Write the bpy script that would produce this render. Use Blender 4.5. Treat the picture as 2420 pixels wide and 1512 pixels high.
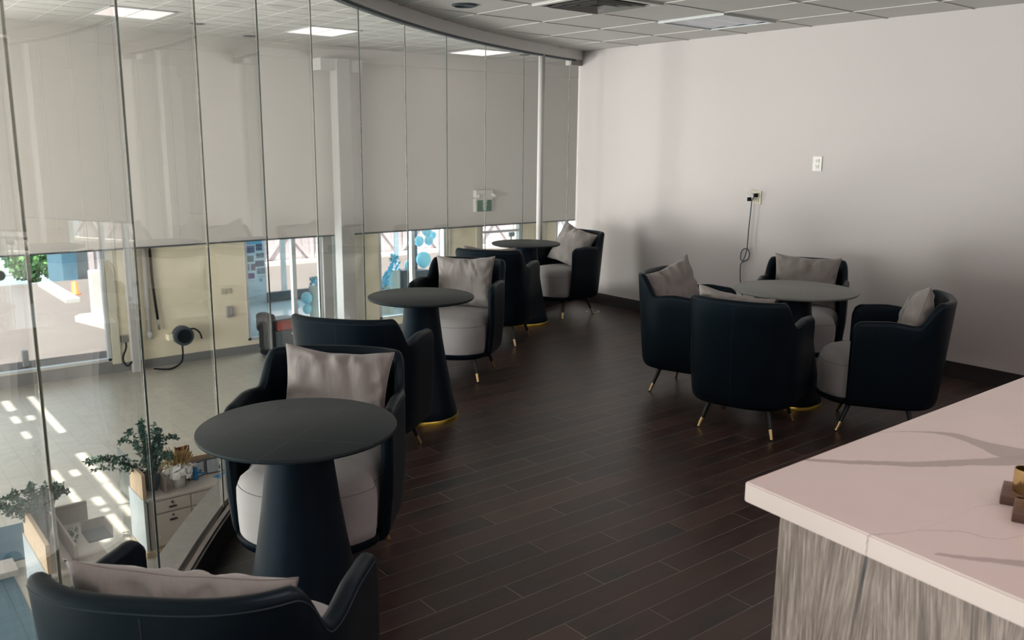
import bpy, bmesh, math, random
from mathutils import Vector, Matrix, noise
S = bpy.context.scene
for o in list(bpy.data.objects): bpy.data.objects.remove(o)
C = S.collection
PI = math.pi
# ------------------------------------------------------------------ camera, world, sun, exposure
CAMZ = 1.607
cam = bpy.data.cameras.new('camera'); co = bpy.data.objects.new('camera', cam); C.objects.link(co)
fw, rt, up = Vector((-0.76258, 0.61538, -0.19828)), Vector((0.62634, 0.77951, 0.00863)), Vector((-0.15987, 0.11761, 0.98010))
fw.normalize(); rt = (rt - fw*rt.dot(fw)).normalized(); up = rt.cross(fw).normalized()
M = Matrix((rt, up, -fw)).transposed().to_4x4(); M.translation = Vector((0, 0, CAMZ)); co.matrix_world = M
cam.sensor_width = 36; cam.lens = 30.663; cam.clip_start = .02; cam.clip_end = 400
cam.dof.use_dof = True; cam.dof.focus_distance = 3.6; cam.dof.aperture_fstop = 6.0
S.camera = co
w = bpy.data.worlds.new('world'); S.world = w; w.use_nodes = True
wb = w.node_tree.nodes['Background']; wb.inputs[0].default_value = (.80, .90, 1.0, 1); wb.inputs[1].default_value = 1.7
sl = bpy.data.lights.new('sun', 'SUN'); so = bpy.data.objects.new('sun', sl); C.objects.link(so)
sl.energy = 18; sl.angle = .012; sl.color = (1, .93, .86)
SUND = Vector((-.25, .3, -1)).normalized()
so.rotation_euler = SUND.to_track_quat('-Z', 'Y').to_euler()
def area(name, loc, dirv, sx, sy, power, col):
    l = bpy.data.lights.new(name, 'AREA'); l.shape = 'RECTANGLE'; l.size = sx; l.size_y = sy; l.energy = power; l.color = col
    o = bpy.data.objects.new(name, l); C.objects.link(o); o.location = loc
    o.rotation_euler = Vector(dirv).to_track_quat('-Z', 'Z').to_euler(); o.visible_camera = False; o.visible_glossy = False
    return o
area('daylight_storefront', (-18.95, -2.2, -1.75), (1, 0, .12), 13.4, 2.1, 9500, (1, .965, .935))
area('daylight_corner_bay', (-19.27, 8.55, -1.7), (1, 0, .12), 1.8, 2.0, 110, (.90, .96, 1))
area('daylight_decorated_bay', (-19.27, 12.1, -1.7), (1, 0, .12), 1.9, 2.0, 250, (.90, .96, 1))
area('daylight_side_windows', (-9.5, -11.9, -.6), (0, 1, .06), 17, 4.2, 2900, (1, .95, .94))
area('daylight_vestibule', (-24.85, 14.5, -1.5), (1, 0, 0), 9, 2.4, 2200, (.86, .95, 1))
S.view_settings.view_transform = 'Standard'; S.view_settings.look = 'None'; S.view_settings.gamma = 1
S.view_settings.use_curve_mapping = False; S.view_settings.exposure = 0.35

# ------------------------------------------------------------------ material helpers
def srgb(r, g, b):
    f = lambda c: (c/12.92 if c <= .04045 else ((c+.055)/1.055)**2.4)
    return (f(r/255), f(g/255), f(b/255), 1)
class NT:
    def __init__(s, name):
        s.m = bpy.data.materials.new(name); s.m.use_nodes = True; s.t = s.m.node_tree; s.n = s.t.nodes; s.l = s.t.links
        s.b = s.n['Principled BSDF']; s.out = s.n['Material Output']
    def add(s, typ, **k):
        n = s.n.new(typ)
        for a, v in k.items(): setattr(n, a, v)
        return n
    def lk(s, a, b): s.l.new(a, b)
    def math(s, op, a, b=None, c=None):
        n = s.add('ShaderNodeMath', operation=op)
        for i, v in enumerate((a, b, c)):
            if v is None: continue
            if isinstance(v, (int, float)): n.inputs[i].default_value = v
            else: s.lk(v, n.inputs[i])
        return n.outputs[0]
    def mix(s, f, a, b):
        n = s.add('ShaderNodeMix', data_type='RGBA')
        for i, v in ((0, f), (6, a), (7, b)):
            if isinstance(v, (int, float)): n.inputs[i].default_value = v
            elif isinstance(v, tuple): n.inputs[i].default_value = v
            else: s.lk(v, n.inputs[i])
        return n.outputs[2]
    def co(s, kind='Object'): return s.add('ShaderNodeTexCoord').outputs[kind]
    def xyz(s, v):
        n = s.add('ShaderNodeSeparateXYZ'); s.lk(v, n.inputs[0]); return n.outputs
    def comb(s, x, y, z=0.0):
        n = s.add('ShaderNodeCombineXYZ')
        for i, v in enumerate((x, y, z)):
            if isinstance(v, (int, float)): n.inputs[i].default_value = v
            else: s.lk(v, n.inputs[i])
        return n.outputs[0]
    def noise(s, v, scale, detail=3, rough=.55, out=0):
        n = s.add('ShaderNodeTexNoise'); n.inputs['Scale'].default_value = scale; n.inputs['Detail'].default_value = detail
        n.inputs['Roughness'].default_value = rough
        if v is not None: s.lk(v, n.inputs['Vector'])
        return n.outputs[out]
    def ramp(s, f, lo, hi):
        n = s.add('ShaderNodeMapRange'); n.inputs[1].default_value = lo; n.inputs[2].default_value = hi; n.clamp = True
        s.lk(f, n.inputs[0]); return n.outputs[0]
    def bump(s, h, st=.2, d=.01):
        n = s.add('ShaderNodeBump'); n.inputs['Strength'].default_value = st; n.inputs['Distance'].default_value = d
        s.lk(h, n.inputs['Height']); s.lk(n.outputs[0], s.b.inputs['Normal'])
def mat(name, col, rough=.5, metal=0, var=.06, scale=12, bump=0, bscale=200, emit=0, spec=.5, sheen=0):
    t = NT(name); c = t.co(); f = t.noise(c, scale)
    t.lk(t.mix(f, tuple(x*(1-var) for x in col[:3])+(1,), tuple(min(1, x*(1+var)) for x in col[:3])+(1,)), t.b.inputs['Base Color'])
    t.b.inputs['Roughness'].default_value = rough; t.b.inputs['Metallic'].default_value = metal
    t.b.inputs['Specular IOR Level'].default_value = spec
    if sheen: t.b.inputs['Sheen Weight'].default_value = sheen
    if bump: t.bump(t.noise(c, bscale, 2), bump, .002)
    if emit: t.b.inputs['Emission Color'].default_value = col; t.b.inputs['Emission Strength'].default_value = emit
    return t.m
MT = {}
MT['leather'] = mat('navy_leather', (.0013, .0034, .0062, 1), .42, var=.25, scale=6, bump=.12, bscale=420, spec=.26)
MT['stitch'] = mat('navy_thread', (.012, .022, .035, 1), .6)
MT['velvet'] = mat('grey_velvet', (.27, .258, .262, 1), .85, var=.12, scale=9, bump=.15, bscale=300, spec=.2, sheen=.25)
MT['pillow'] = mat('pillow_velvet', (.25, .226, .22, 1), .8, var=.10, scale=7, bump=.12, bscale=260, spec=.2, sheen=.3)
MT['black'] = mat('black_lacquer', (.006, .008, .011, 1), .35, var=.2)
MT['brass'] = mat('brushed_brass', (.80, .60, .30, 1), .28, 1, var=.08, scale=40)
MT['gold'] = mat('gold_trim', (.55, .40, .08, 1), .3, 1, var=.08, scale=30)
MT['white'] = mat('white_paint', (.50, .485, .475, 1), .45, var=.03)
MT['pinkwhite'] = mat('white_board', (.80, .74, .74, 1), .4, var=.02)
MT['wallpaint'] = mat('wall_paint', (.445, .412, .415, 1), .55, var=.02, scale=1.2, bump=.05, bscale=60)
MT['atrwall'] = mat('bulkhead_paint', (.60, .565, .54, 1), .7, var=.02, scale=.6)
MT['cream'] = mat('cream_paint', (.84, .77, .60, 1), .6, var=.03, scale=.8)
MT['ceiling'] = mat('ceiling_tile', (.50, .485, .475, 1), .9, var=.05, scale=3, bump=.3, bscale=90)
MT['tbar'] = mat('ceiling_grid_paint', (.52, .505, .49, 1), .5, var=.03)
MT['valance'] = mat('valance_paint', (.66, .65, .635, 1), .5, var=.03)
MT['darktile'] = mat('dark_porcelain', (.022, .019, .018, 1), .38, var=.35, scale=8)
MT['rubber'] = mat('black_rubber', (.004, .005, .006, 1), .6, spec=.2)
MT['stone'] = mat('grey_stone', (.42, .39, .375, 1), .6, var=.18, scale=40)
MT['gtile'] = mat('grey_baseboard_tile', (.20, .20, .20, 1), .5, var=.12, scale=5)
MT['alum'] = mat('white_aluminium', (.55, .58, .60, 1), .4, .2, var=.03)
MT['greypaint'] = mat('grey_column_paint', (.30, .29, .28, 1), .6, var=.04)
MT['pole'] = mat('pole_paint', (.52, .50, .50, 1), .35, var=.03)
MT['oak'] = None
MT['steel'] = mat('steel', (.5, .5, .5, 1), .3, 1)
MT['green'] = mat('exit_green', (.0, .10, .06, 1), .7, var=.04, spec=.1)
MT['blueballoon'] = mat('blue_balloon', (.26, .62, .78, 1), .3, var=.06, scale=4)
MT['palebluefab'] = mat('pale_blue_petals', (.12, .42, .62, 1), .7, var=.5, scale=30)
MT['darkgrey'] = mat('dark_grey_panel', (.05, .065, .08, 1), .5, var=.1)
MT['red'] = mat('scrubber_red', (.32, .045, .035, 1), .4)
MT['orange'] = mat('orange_plastic', (.9, .18, .04, 1), .5)
MT['leaf'] = mat('dark_leaves', (.018, .058, .040, 1), .5, var=.5, scale=14)
MT['treeleaf'] = mat('tree_leaves', (.10, .22, .07, 1), .6, var=.6, scale=2)
MT['wheat'] = mat('dried_flowers', (.36, .24, .11, 1), .8, var=.5, scale=30)
MT['paper'] = mat('white_tulle', (.66, .66, .66, 1), .8)
MT['concrete'] = mat('ground_concrete', (.125, .104, .099, 1), .85, var=.12, scale=.7)
MT['asphalt'] = mat('street_asphalt', (.22, .27, .30, 1), .85, var=.15, scale=.5)
MT['walnut'] = None
MT['container'] = mat('blue_container_paint', (.06, .14, .20, 1), .5, var=.2, scale=3)
MT['bluecar'] = mat('pale_blue_car_paint', (.32, .44, .62, 1), .3)
MT['carglass'] = mat('dark_car_glass', (.02, .04, .05, 1), .15)
MT['blue'] = mat('blue_print', (.0, .20, .50, 1), .5)
MT['maroon'] = mat('maroon_print', (.13, .012, .03, 1), .5, var=.4, scale=18)
MT['beigeplastic'] = mat('beige_plastic', (.50, .47, .38, 1), .4)
MT['whiteplastic'] = mat('white_plastic', (.66, .64, .62, 1), .35)
MT['slot'] = mat('outlet_slot', (.05, .05, .05, 1), .5)

for k_ in ('leather',):
    MT[k_].node_tree.nodes['Principled BSDF'].inputs['Specular Tint'].default_value = (.58, .80, 1, 1)
def wrinkled(m):
    t = m.node_tree; n = t.nodes; tc = n.new('ShaderNodeTexCoord'); mp = n.new('ShaderNodeMapping'); mp.inputs['Scale'].default_value = (1, .6, .42)
    mp.inputs['Rotation'].default_value = (0, .35, 0)
    nz = n.new('ShaderNodeTexNoise'); nz.inputs['Scale'].default_value = 13; nz.inputs['Detail'].default_value = 3; nz.inputs['Distortion'].default_value = .6
    bp = n.new('ShaderNodeBump'); bp.inputs['Strength'].default_value = .55; bp.inputs['Distance'].default_value = .02
    t.links.new(tc.outputs['Object'], mp.inputs[0]); t.links.new(mp.outputs[0], nz.inputs['Vector']); t.links.new(nz.outputs[0], bp.inputs['Height'])
    old = [k for k in n if k.type == 'BUMP' and k != bp]
    if old: t.links.new(bp.outputs[0], old[0].inputs['Normal'])
wrinkled(MT['pillow'])
def emis(name, col, st):
    t = NT(name); e = t.add('ShaderNodeEmission'); f = t.noise(t.co(), 6)
    t.lk(t.mix(f, tuple(x*.96 for x in col[:3])+(1,), col), e.inputs[0]); e.inputs[1].default_value = st
    t.lk(e.outputs[0], t.out.inputs[0]); return t.m
MT['lampon'] = emis('lit_diffuser', (1, .84, .83, 1), 1.5)
MT['lampmez'] = emis('lit_diffuser_lounge', (1, .81, .775, 1), 12.0)

def glassmat(name, tint, base=.045, rough=0.0):
    t = NT(name); g = t.add('ShaderNodeNewGeometry')
    d = t.add('ShaderNodeVectorMath', operation='DOT_PRODUCT'); t.lk(g.outputs['Incoming'], d.inputs[0]); t.lk(g.outputs['True Normal'], d.inputs[1])
    a = t.math('ABSOLUTE', d.outputs['Value']); p = t.math('POWER', t.math('SUBTRACT', 1.0, a), 5.0)
    F = t.math('ADD', base, t.math('MULTIPLY', p, 1-base))
    tr = t.add('ShaderNodeBsdfTransparent'); tr.inputs[0].default_value = tint
    gl = t.add('ShaderNodeBsdfGlossy'); gl.inputs['Roughness'].default_value = rough
    mx = t.add('ShaderNodeMixShader'); t.lk(F, mx.inputs[0]); t.lk(tr.outputs[0], mx.inputs[1]); t.lk(gl.outputs[0], mx.inputs[2])
    t.lk(mx.outputs[0], t.out.inputs[0]); return t.m
MT['glass'] = glassmat('clear_glass', (.945, .972, .94, 1), .047)
MT['storeglass'] = glassmat('storefront_glass', (.97, .985, 1, 1), .03)
MT['frost'] = glassmat('frosted_glass', (.72, .80, .82, 1), .08, .3)

def wood(name, c1, c2, stretch, sc=14, rough=.5, axis=2, streak=None):
    t = NT(name); v = t.co(); m = t.add('ShaderNodeMapping'); t.lk(v, m.inputs[0])
    s = [1, 1, 1]; s[axis] = stretch; m.inputs['Scale'].default_value = s
    f = t.noise(m.outputs[0], sc, 6, .65)
    col = t.mix(t.ramp(f, .3, .7), c1, c2)
    if streak: col = t.mix(t.ramp(t.noise(m.outputs[0], sc*2.4, 4, .6), .56, .72), col, streak)
    t.lk(col, t.b.inputs['Base Color']); t.b.inputs['Roughness'].default_value = rough; return t.m
MT['oak'] = wood('light_oak', (.47, .34, .23, 1), (.58, .45, .32, 1), .15, 20)
MT['oakgrey'] = wood('taupe_laminate', (.23, .19, .17, 1), (.29, .245, .22, 1), .15, 20)
MT['walnut'] = wood('walnut', (.055, .028, .02, 1), (.14, .075, .055, 1), .2, 30, .45, axis=0)
MT['fence'] = wood('grey_fence_boards', (.40, .34, .36, 1), (.55, .48, .49, 1), .08, 6)

def floor_mat():
    t = NT('dark_plank_tile'); v = t.co(); X = t.xyz(v)
    r = t.math('DIVIDE', t.math('SUBTRACT', X[0], -2.5464), .10987); row = t.math('FLOOR', r); fr = t.math('FRACT', r)
    u = t.math('DIVIDE', t.math('SUBTRACT', t.math('SUBTRACT', X[1], 3.06), t.math('MULTIPLY', row, .3018)), .9055)
    cell = t.math('FLOOR', u); fu = t.math('FRACT', u)
    gx = t.math('LESS_THAN', t.math('MINIMUM', fr, t.math('SUBTRACT', 1.0, fr)), .0105)
    gy = t.math('LESS_THAN', t.math('MINIMUM', fu, t.math('SUBTRACT', 1.0, fu)), .0016)
    g = t.math('MAXIMUM', gx, gy)
    wn = t.add('ShaderNodeTexWhiteNoise', noise_dimensions='2D'); t.lk(t.comb(row, cell), wn.inputs['Vector'])
    m = t.add('ShaderNodeMapping'); m.inputs['Scale'].default_value = (1, .18, 1)
    off = t.add('ShaderNodeVectorMath', operation='ADD'); t.lk(v, off.inputs[0]); t.lk(wn.outputs['Color'], off.inputs[1]); t.lk(off.outputs[0], m.inputs[0])
    n = t.noise(m.outputs[0], 26, 6, .65); n2 = t.noise(off.outputs[0], 2.2, 3)
    c = t.mix(t.ramp(wn.outputs['Value'], 0, 1), (.026, .0145, .0128, 1), (.066, .038, .032, 1))
    c = t.mix(t.ramp(n2, .5, .68), c, (.020, .020, .020, 1))
    c = t.mix(t.math('MULTIPLY', t.ramp(n, .45, .75), .45), c, (.075, .047, .038, 1))
    n3 = t.noise(v, 1.3, 2)
    c = t.mix(g, c, t.mix(t.ramp(n3, .35, .6), (.12, .10, .094, 1), (.27, .24, .225, 1)))
    t.lk(c, t.b.inputs['Base Color'])
    t.lk(t.math('ADD', .30, t.math('MULTIPLY', n, .16)), t.b.inputs['Roughness'])
    t.b.inputs['Specular IOR Level'].default_value = .42
    t.bump(t.math('SUBTRACT', t.math('MULTIPLY', n, .3), g), .25, .001); return t.m
def tilefloor(name, c1, c2, gc, tx, ty, gw, rough, ox=0., oy=0., vscale=.5):
    t = NT(name); v = t.co(); X = t.xyz(v)
    fx = t.math('FRACT', t.math('DIVIDE', t.math('SUBTRACT', X[0], ox), tx)); fy = t.math('FRACT', t.math('DIVIDE', t.math('SUBTRACT', X[1], oy), ty))
    g = t.math('MAXIMUM', t.math('LESS_THAN', fx, gw/tx), t.math('LESS_THAN', fy, gw/ty))
    m = t.add('ShaderNodeMapping'); m.inputs['Scale'].default_value = (1, .3, 1); t.lk(v, m.inputs[0])
    n = t.noise(m.outputs[0], 9, 5, .6)
    t.lk(t.mix(g, t.mix(t.ramp(n, .3, .7), c1, c2), gc), t.b.inputs['Base Color'])
    t.b.inputs['Roughness'].default_value = rough; return t.m
MT['floor'] = floor_mat()
MT['lowfloor'] = tilefloor('light_floor_tile', (.345, .325, .29, 1), (.42, .395, .355, 1), (.29, .27, .24, 1), .6, .3, .010, .32)
MT['bluetile'] = tilefloor('blue_grey_floor_tile', (.055, .105, .14, 1), (.075, .13, .165, 1), (.03, .06, .08, 1), .6, .6, .01, .4)
MT['vestfloor'] = mat('polished_vestibule_floor', (.42, .52, .58, 1), .12, var=.05)

def marble():
    t = NT('veined_white_quartz'); v = t.co(); d = t.noise(v, 14, 5, .7, out=1)
    dd = t.add('ShaderNodeVectorMath', operation='SUBTRACT'); t.lk(d, dd.inputs[0]); dd.inputs[1].default_value = (.5, .5, .5)
    ds = t.add('ShaderNodeVectorMath', operation='SCALE'); t.lk(dd.outputs[0], ds.inputs[0]); ds.inputs['Scale'].default_value = .022
    av = t.add('ShaderNodeVectorMath', operation='ADD'); t.lk(v, av.inputs[0]); t.lk(ds.outputs[0], av.inputs[1])
    X = t.xyz(av.outputs[0])
    def band(pts, soft, x0=-1., x1=1.):
        # pts: (x, y centre, half width); curves over the slab's own x
        fc = t.add('ShaderNodeFloatCurve'); fw_ = t.add('ShaderNodeFloatCurve')
        a, b = pts[0][0], pts[-1][0]
        for node, idx in ((fc, 1), (fw_, 2)):
            cu = node.mapping.curves[0]
            vals = [((p[0]-a)/(b-a), (p[1]-1.2)/1.4 if idx == 1 else p[2]*10) for p in pts]
            while len(cu.points) < len(vals): cu.points.new(.5, .5)
            for q, pv in zip(cu.points, vals): q.location = pv
            node.mapping.update()
        u = t.math('DIVIDE', t.math('SUBTRACT', X[0], a), b-a)
        for n_ in (fc, fw_): t.lk(u, n_.inputs['Value'])
        yc = t.math('ADD', t.math('MULTIPLY', fc.outputs[0], 1.4), 1.2); hw = t.math('MULTIPLY', fw_.outputs[0], .1)
        dist = t.math('ABSOLUTE', t.math('SUBTRACT', X[1], yc))
        inside = t.math('MULTIPLY', t.math('GREATER_THAN', u, 0.0), t.math('LESS_THAN', u, 1.0))
        return t.math('MULTIPLY', inside, t.ramp(t.math('SUBTRACT', hw, dist), -soft, soft))
    col = t.mix(t.noise(v, 5, 3), (.46, .395, .378, 1), (.51, .44, .42, 1))
    grey = (.28, .235, .225, 1)
    for pts, cc, soft, k in (
        ([(-.985, 1.60, .006), (-.93, 1.65, .014), (-.87, 1.715, .018), (-.80, 1.80, .030), (-.74, 1.90, .040), (-.66, 2.03, .06), (-.4, 2.3, .04), (0, 2.5, .03)], grey, .002, .9),
        ([(-.985, 1.89, .001), (-.92, 1.985, .006), (-.875, 2.018, .014), (-.80, 2.01, .024), (-.73, 2.00, .045), (-.64, 2.07, .04), (-.5, 2.2, .02)], grey, .002, .9),
        ([(-.985, 1.30, .0008), (-.68, 1.40, .0012), (-.65, 1.53, .0012), (-.638, 1.65, .0012), (-.55, 1.75, .0012), (-.3, 2.1, .001)], (.20, .155, .15, 1), .0014, .8),
        ([(-.66, 1.45, .001), (-.61, 1.505, .001), (-.56, 1.525, .001), (-.53, 1.59, .001), (-.3, 1.8, .001)], (.20, .155, .15, 1), .0014, .8),
        ([(-.60, 1.385, .006), (-.54, 1.425, .010), (-.48, 1.47, .016), (-.3, 1.6, .03), (.2, 1.8, .03)], grey, .002, .8)):
        col = t.mix(t.math('MULTIPLY', band(pts, soft), k), col, cc)
    t.lk(col, t.b.inputs['Base Color']); t.b.inputs['Roughness'].default_value = .22; return t.m
MT['marble'] = marble()
def zebra():
    t = NT('zebra_laminate'); v = t.co(); X = t.xyz(v)
    pan = t.math('FLOOR', t.math('DIVIDE', t.math('ADD', X[0], .94), .115))
    wn = t.add('ShaderNodeTexWhiteNoise', noise_dimensions='1D'); t.lk(pan, wn.inputs['W'])
    sl_ = t.math('MULTIPLY', t.math('SUBTRACT', wn.outputs['Value'], .5), .22)
    xs = t.math('ADD', t.math('ADD', X[0], t.math('MULTIPLY', X[1], .7)), t.math('MULTIPLY', X[2], sl_))
    c = t.comb(xs, wn.outputs['Value'], t.math('MULTIPLY', X[2], .03))
    n = t.noise(c, 190, 4, .7); n2 = t.noise(c, 62, 4, .65); n3 = t.noise(c, 900, 2, .5)
    col = t.mix(t.ramp(n, .38, .62), (.14, .112, .098, 1), (.33, .275, .25, 1))
    col = t.mix(t.ramp(n2, .56, .70), col, (.045, .047, .055, 1))
    col = t.mix(t.math('MULTIPLY', t.ramp(n3, .45, .62), .45), col, (.085, .062, .055, 1))
    t.lk(col, t.b.inputs['Base Color']); t.b.inputs['Roughness'].default_value = .5; return t.m
MT['zebra'] = zebra()
def tabletop(name, c1, line):
    t = NT(name); v = t.co(); X = t.xyz(v); n = t.noise(v, 5, 4)
    m = None
    for a, off in ((.6, .05), (-.85, .12), (.6, -.17), (-.85, -.2)):
        dd = t.math('ADD', t.math('MULTIPLY', X[0], math.cos(a)), t.math('MULTIPLY', X[1], math.sin(a)))
        dd = t.math('ABSOLUTE', t.math('SUBTRACT', t.math('ADD', dd, t.math('MULTIPLY', n, .02)), off+.01))
        k = t.math('LESS_THAN', dd, .0009); m = k if m is None else t.math('MAXIMUM', m, k)
    t.lk(t.mix(t.math('MULTIPLY', m, t.ramp(t.noise(v, 3, 2), .4, .6)), t.mix(n, c1, tuple(x*1.3 for x in c1[:3])+(1,)), line), t.b.inputs['Base Color'])
    t.b.inputs['Roughness'].default_value = .48; t.b.inputs['Specular IOR Level'].default_value = .3; return t.m
MT['darktop'] = tabletop('dark_sintered_stone', (.010, .0155, .019, 1), (.07, .068, .064, 1))
MT['greytop'] = tabletop('grey_sintered_stone', (.15, .155, .15, 1), (.22, .22, .21, 1))

# ------------------------------------------------------------------ mesh helpers
def link(name, bm, m, parent=None, smooth=False, loc=None):
    me = bpy.data.meshes.new(name); bmesh.ops.recalc_face_normals(bm, faces=bm.faces); bm.to_mesh(me); bm.free()
    for k in (m if isinstance(m, (list, tuple)) else [m]): me.materials.append(MT[k] if isinstance(k, str) else k)
    if smooth:
        for p in me.polygons: p.use_smooth = True
    o = bpy.data.objects.new(name, me); C.objects.link(o)
    if parent: o.parent = parent
    if loc: o.location = loc
    return o
def autosmooth(o, ang=40):
    me = o.data; bm = bmesh.new(); bm.from_mesh(me)
    for f in bm.faces: f.smooth = True
    for e in bm.edges:
        if len(e.link_faces) != 2 or e.calc_face_angle(0) > math.radians(ang): e.smooth = False
    bm.to_mesh(me); bm.free(); return o
def box(bm, x0, x1, y0, y1, z0, z1, mtx=None, bev=0):
    r = bmesh.ops.create_cube(bm, size=1); vs = r['verts']
    for v in vs: v.co = Vector(((x0+x1)/2+v.co.x*(x1-x0), (y0+y1)/2+v.co.y*(y1-y0), (z0+z1)/2+v.co.z*(z1-z0)))
    if bev:
        es = list({e for v in vs for e in v.link_edges}); g = bmesh.ops.bevel(bm, geom=es, offset=bev, segments=2, affect='EDGES', profile=.5)
        vs = list({v for f in g['faces'] for v in f.verts} | {v for v in vs if v.is_valid})
    if mtx: bmesh.ops.transform(bm, matrix=mtx, verts=vs)
    return vs
def lathe(bm, prof, n=32, c=(0, 0, 0), cap0=True, cap1=True):
    rings = []
    for r, z in prof:
        rings.append([bm.verts.new((c[0]+r*math.cos(2*PI*i/n), c[1]+r*math.sin(2*PI*i/n), c[2]+z)) for i in range(n)])
    for a, b in zip(rings, rings[1:]):
        for i in range(n): bm.faces.new((a[i], a[(i+1) % n], b[(i+1) % n], b[i]))
    if cap0: bm.faces.new(list(reversed(rings[0])))
    if cap1: bm.faces.new(rings[-1])
def tube(bm, pts, r, n=8, r1=None, closed=False):
    pts = [Vector(p) for p in pts]; rings = []; N = len(pts); prev = None
    for i, p in enumerate(pts):
        d = (pts[(i+1) % N]-pts[i-1]) if closed else (pts[min(i+1, N-1)]-pts[max(i-1, 0)]); d.normalize()
        if prev is None:
            a = d.orthogonal().normalized()
        else:
            a = prev - d*prev.dot(d)
            a = a.normalized() if a.length > 1e-6 else d.orthogonal().normalized()
        prev = a; b = d.cross(a); rr = r if r1 is None else r+(r1-r)*i/(N-1)
        rings.append([bm.verts.new(p+(a*math.cos(2*PI*k/n)+b*math.sin(2*PI*k/n))*rr) for k in range(n)])
    for i in range(N if closed else N-1):
        A, B = rings[i], rings[(i+1) % N]
        for k in range(n): bm.faces.new((A[k], A[(k+1) % n], B[(k+1) % n], B[k]))
    if not closed: bm.faces.new(list(reversed(rings[0]))); bm.faces.new(rings[-1])
def smoothpath(pts, k=8):
    pts = [Vector(p) for p in pts]; out = []
    for i in range(len(pts)-1):
        p0, p1, p2, p3 = pts[max(i-1, 0)], pts[i], pts[i+1], pts[min(i+2, len(pts)-1)]
        for j in range(k):
            t = j/k; out.append(.5*((2*p1)+(-p0+p2)*t+(2*p0-5*p1+4*p2-p3)*t*t+(-p0+3*p1-3*p2+p3)*t**3))
    out.append(pts[-1]); return out
def extrude_poly(bm, pts, z0, z1):
    a = [bm.verts.new((x, y, z0)) for x, y in pts]; b = [bm.verts.new((x, y, z1)) for x, y in pts]; n = len(pts)
    bm.faces.new(list(reversed(a))); bm.faces.new(b)
    for i in range(n): bm.faces.new((a[i], a[(i+1) % n], b[(i+1) % n], b[i]))
def empty(name, loc=(0, 0, 0), rz=0):
    o = bpy.data.objects.new(name, None); C.objects.link(o); o.location = loc; o.rotation_euler = (0, 0, rz); o.empty_display_size = .1; return o
def tag(o, label, cat, group=None, kind=None):
    o['label'] = label; o['category'] = cat
    if group: o['group'] = group
    if kind: o['kind'] = kind
    return o
def struct(name, bm, m, parent=None, smooth=False):
    o = link(name, bm, m, parent, smooth)
    if not parent: o['kind'] = 'structure'
    return o
def copy_tree(o, parent=None):
    c = o.copy(); C.objects.link(c); c.parent = parent
    for ch in list(o.children): copy_tree(ch, c)
    return c
def boxobj(name, m, b, parent=None, bev=0):
    bm = bmesh.new(); box(bm, *b, bev=bev); return link(name, bm, m, parent)

# ------------------------------------------------------------------ lounge shell (floor at z = 0), curved glass on its left
CX, CY, R = 2.1593, 8.4094, 9.0965
ZC = 2.516; ZG = 2.42; YW = 6.233; XR = 5.5; ZL = -3.2; ZA = 3.75; XO = -19.1
def arc(a, r=R): return (CX+r*math.cos(math.radians(a)), CY+r*math.sin(math.radians(a)))
def arcpts(a0, a1, r, n): return [arc(a0+(a1-a0)*i/n, r) for i in range(n+1)]
AW = -166.15
def lounge_outline(r): return [(-6.69 if r < R+.02 else -6.69, YW)] + arcpts(-165.6, -90, r, 60) + [(XR, CY-r), (XR, YW)]
bm = bmesh.new(); extrude_poly(bm, lounge_outline(R-.045), -.02, 0); struct('floor', bm, 'floor')
bm = bmesh.new(); extrude_poly(bm, lounge_outline(R+.10), -.34, -.02); box(bm, -6.69, XR, YW, YW+.2, -.34, -.02); o = struct('trim_1', bm, 'valance'); o['label'] = 'edge of the lounge floor slab'
bm = bmesh.new(); extrude_poly(bm, lounge_outline(R-.0), ZC, ZC+.05); struct('ceiling', bm, 'ceiling')
bm = bmesh.new()   # suspended grid bars, 0.61 m
def xarc(y, r=R-.05):
    s = r*r-(y-CY)**2; return CX-math.sqrt(s) if s > 0 else CX
def yarc(x, r=R-.05): return CY-math.sqrt(r*r-(x-CX)**2) if abs(x-CX) < r and x < CX else CY-r
for j in range(-3, 20):
    x = -5.894+.61*j
    if x > XR: break
    y0 = yarc(x) if x > CX-R+.1 else None
    if y0 is not None and y0 < YW-.05: box(bm, x-.008, x+.008, y0, YW, ZC-.005, ZC+.001)
for i in range(-9, 3):
    y = 4.5333+.6206*i
    if y > CY-R+.1: box(bm, xarc(y), XR, y-.008, y+.008, ZC-.004, ZC+.001)
struct('trim_2', bm, 'tbar')
bm = bmesh.new(); box(bm, -6.69, XR+.2, YW, YW+.2, -.34, ZA); struct('wall_right', bm, 'wallpaint')
bm = bmesh.new(); box(bm, XR, XR+.2, CY-R-.2, YW, -.34, ZA); box(bm, 2.2, XR, CY-R-.2, CY-R, -.34, ZA); struct('wall_back', bm, 'wallpaint')
# fascia above the glass
bm = bmesh.new()
A1, A2 = arcpts(-166.1, -90, R-.045, 80), arcpts(-166.1, -90, R+.03, 80)
def ribbon(bm, P, Q, z0, z1):
    n = len(P); a = [[bm.verts.new((p[0], p[1], z)) for z in (z0, z1)] for p in P]; b = [[bm.verts.new((p[0], p[1], z)) for z in (z0, z1)] for p in Q]
    for i in range(n-1):
        bm.faces.new((a[i][0], a[i+1][0], a[i+1][1], a[i][1])); bm.faces.new((b[i][0], b[i][1], b[i+1][1], b[i+1][0]))
        bm.faces.new((a[i][0], b[i][0], b[i+1][0], a[i+1][0])); bm.faces.new((a[i][1], a[i+1][1], b[i+1][1], b[i][1]))
    bm.faces.new((a[0][0], a[0][1], b[0][1], b[0][0])); bm.faces.new((a[-1][0], b[-1][0], b[-1][1], a[-1][1]))
ribbon(bm, A1, A2, ZG+.012, ZC); o = struct('trim_3', bm, 'valance', smooth=False)
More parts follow.
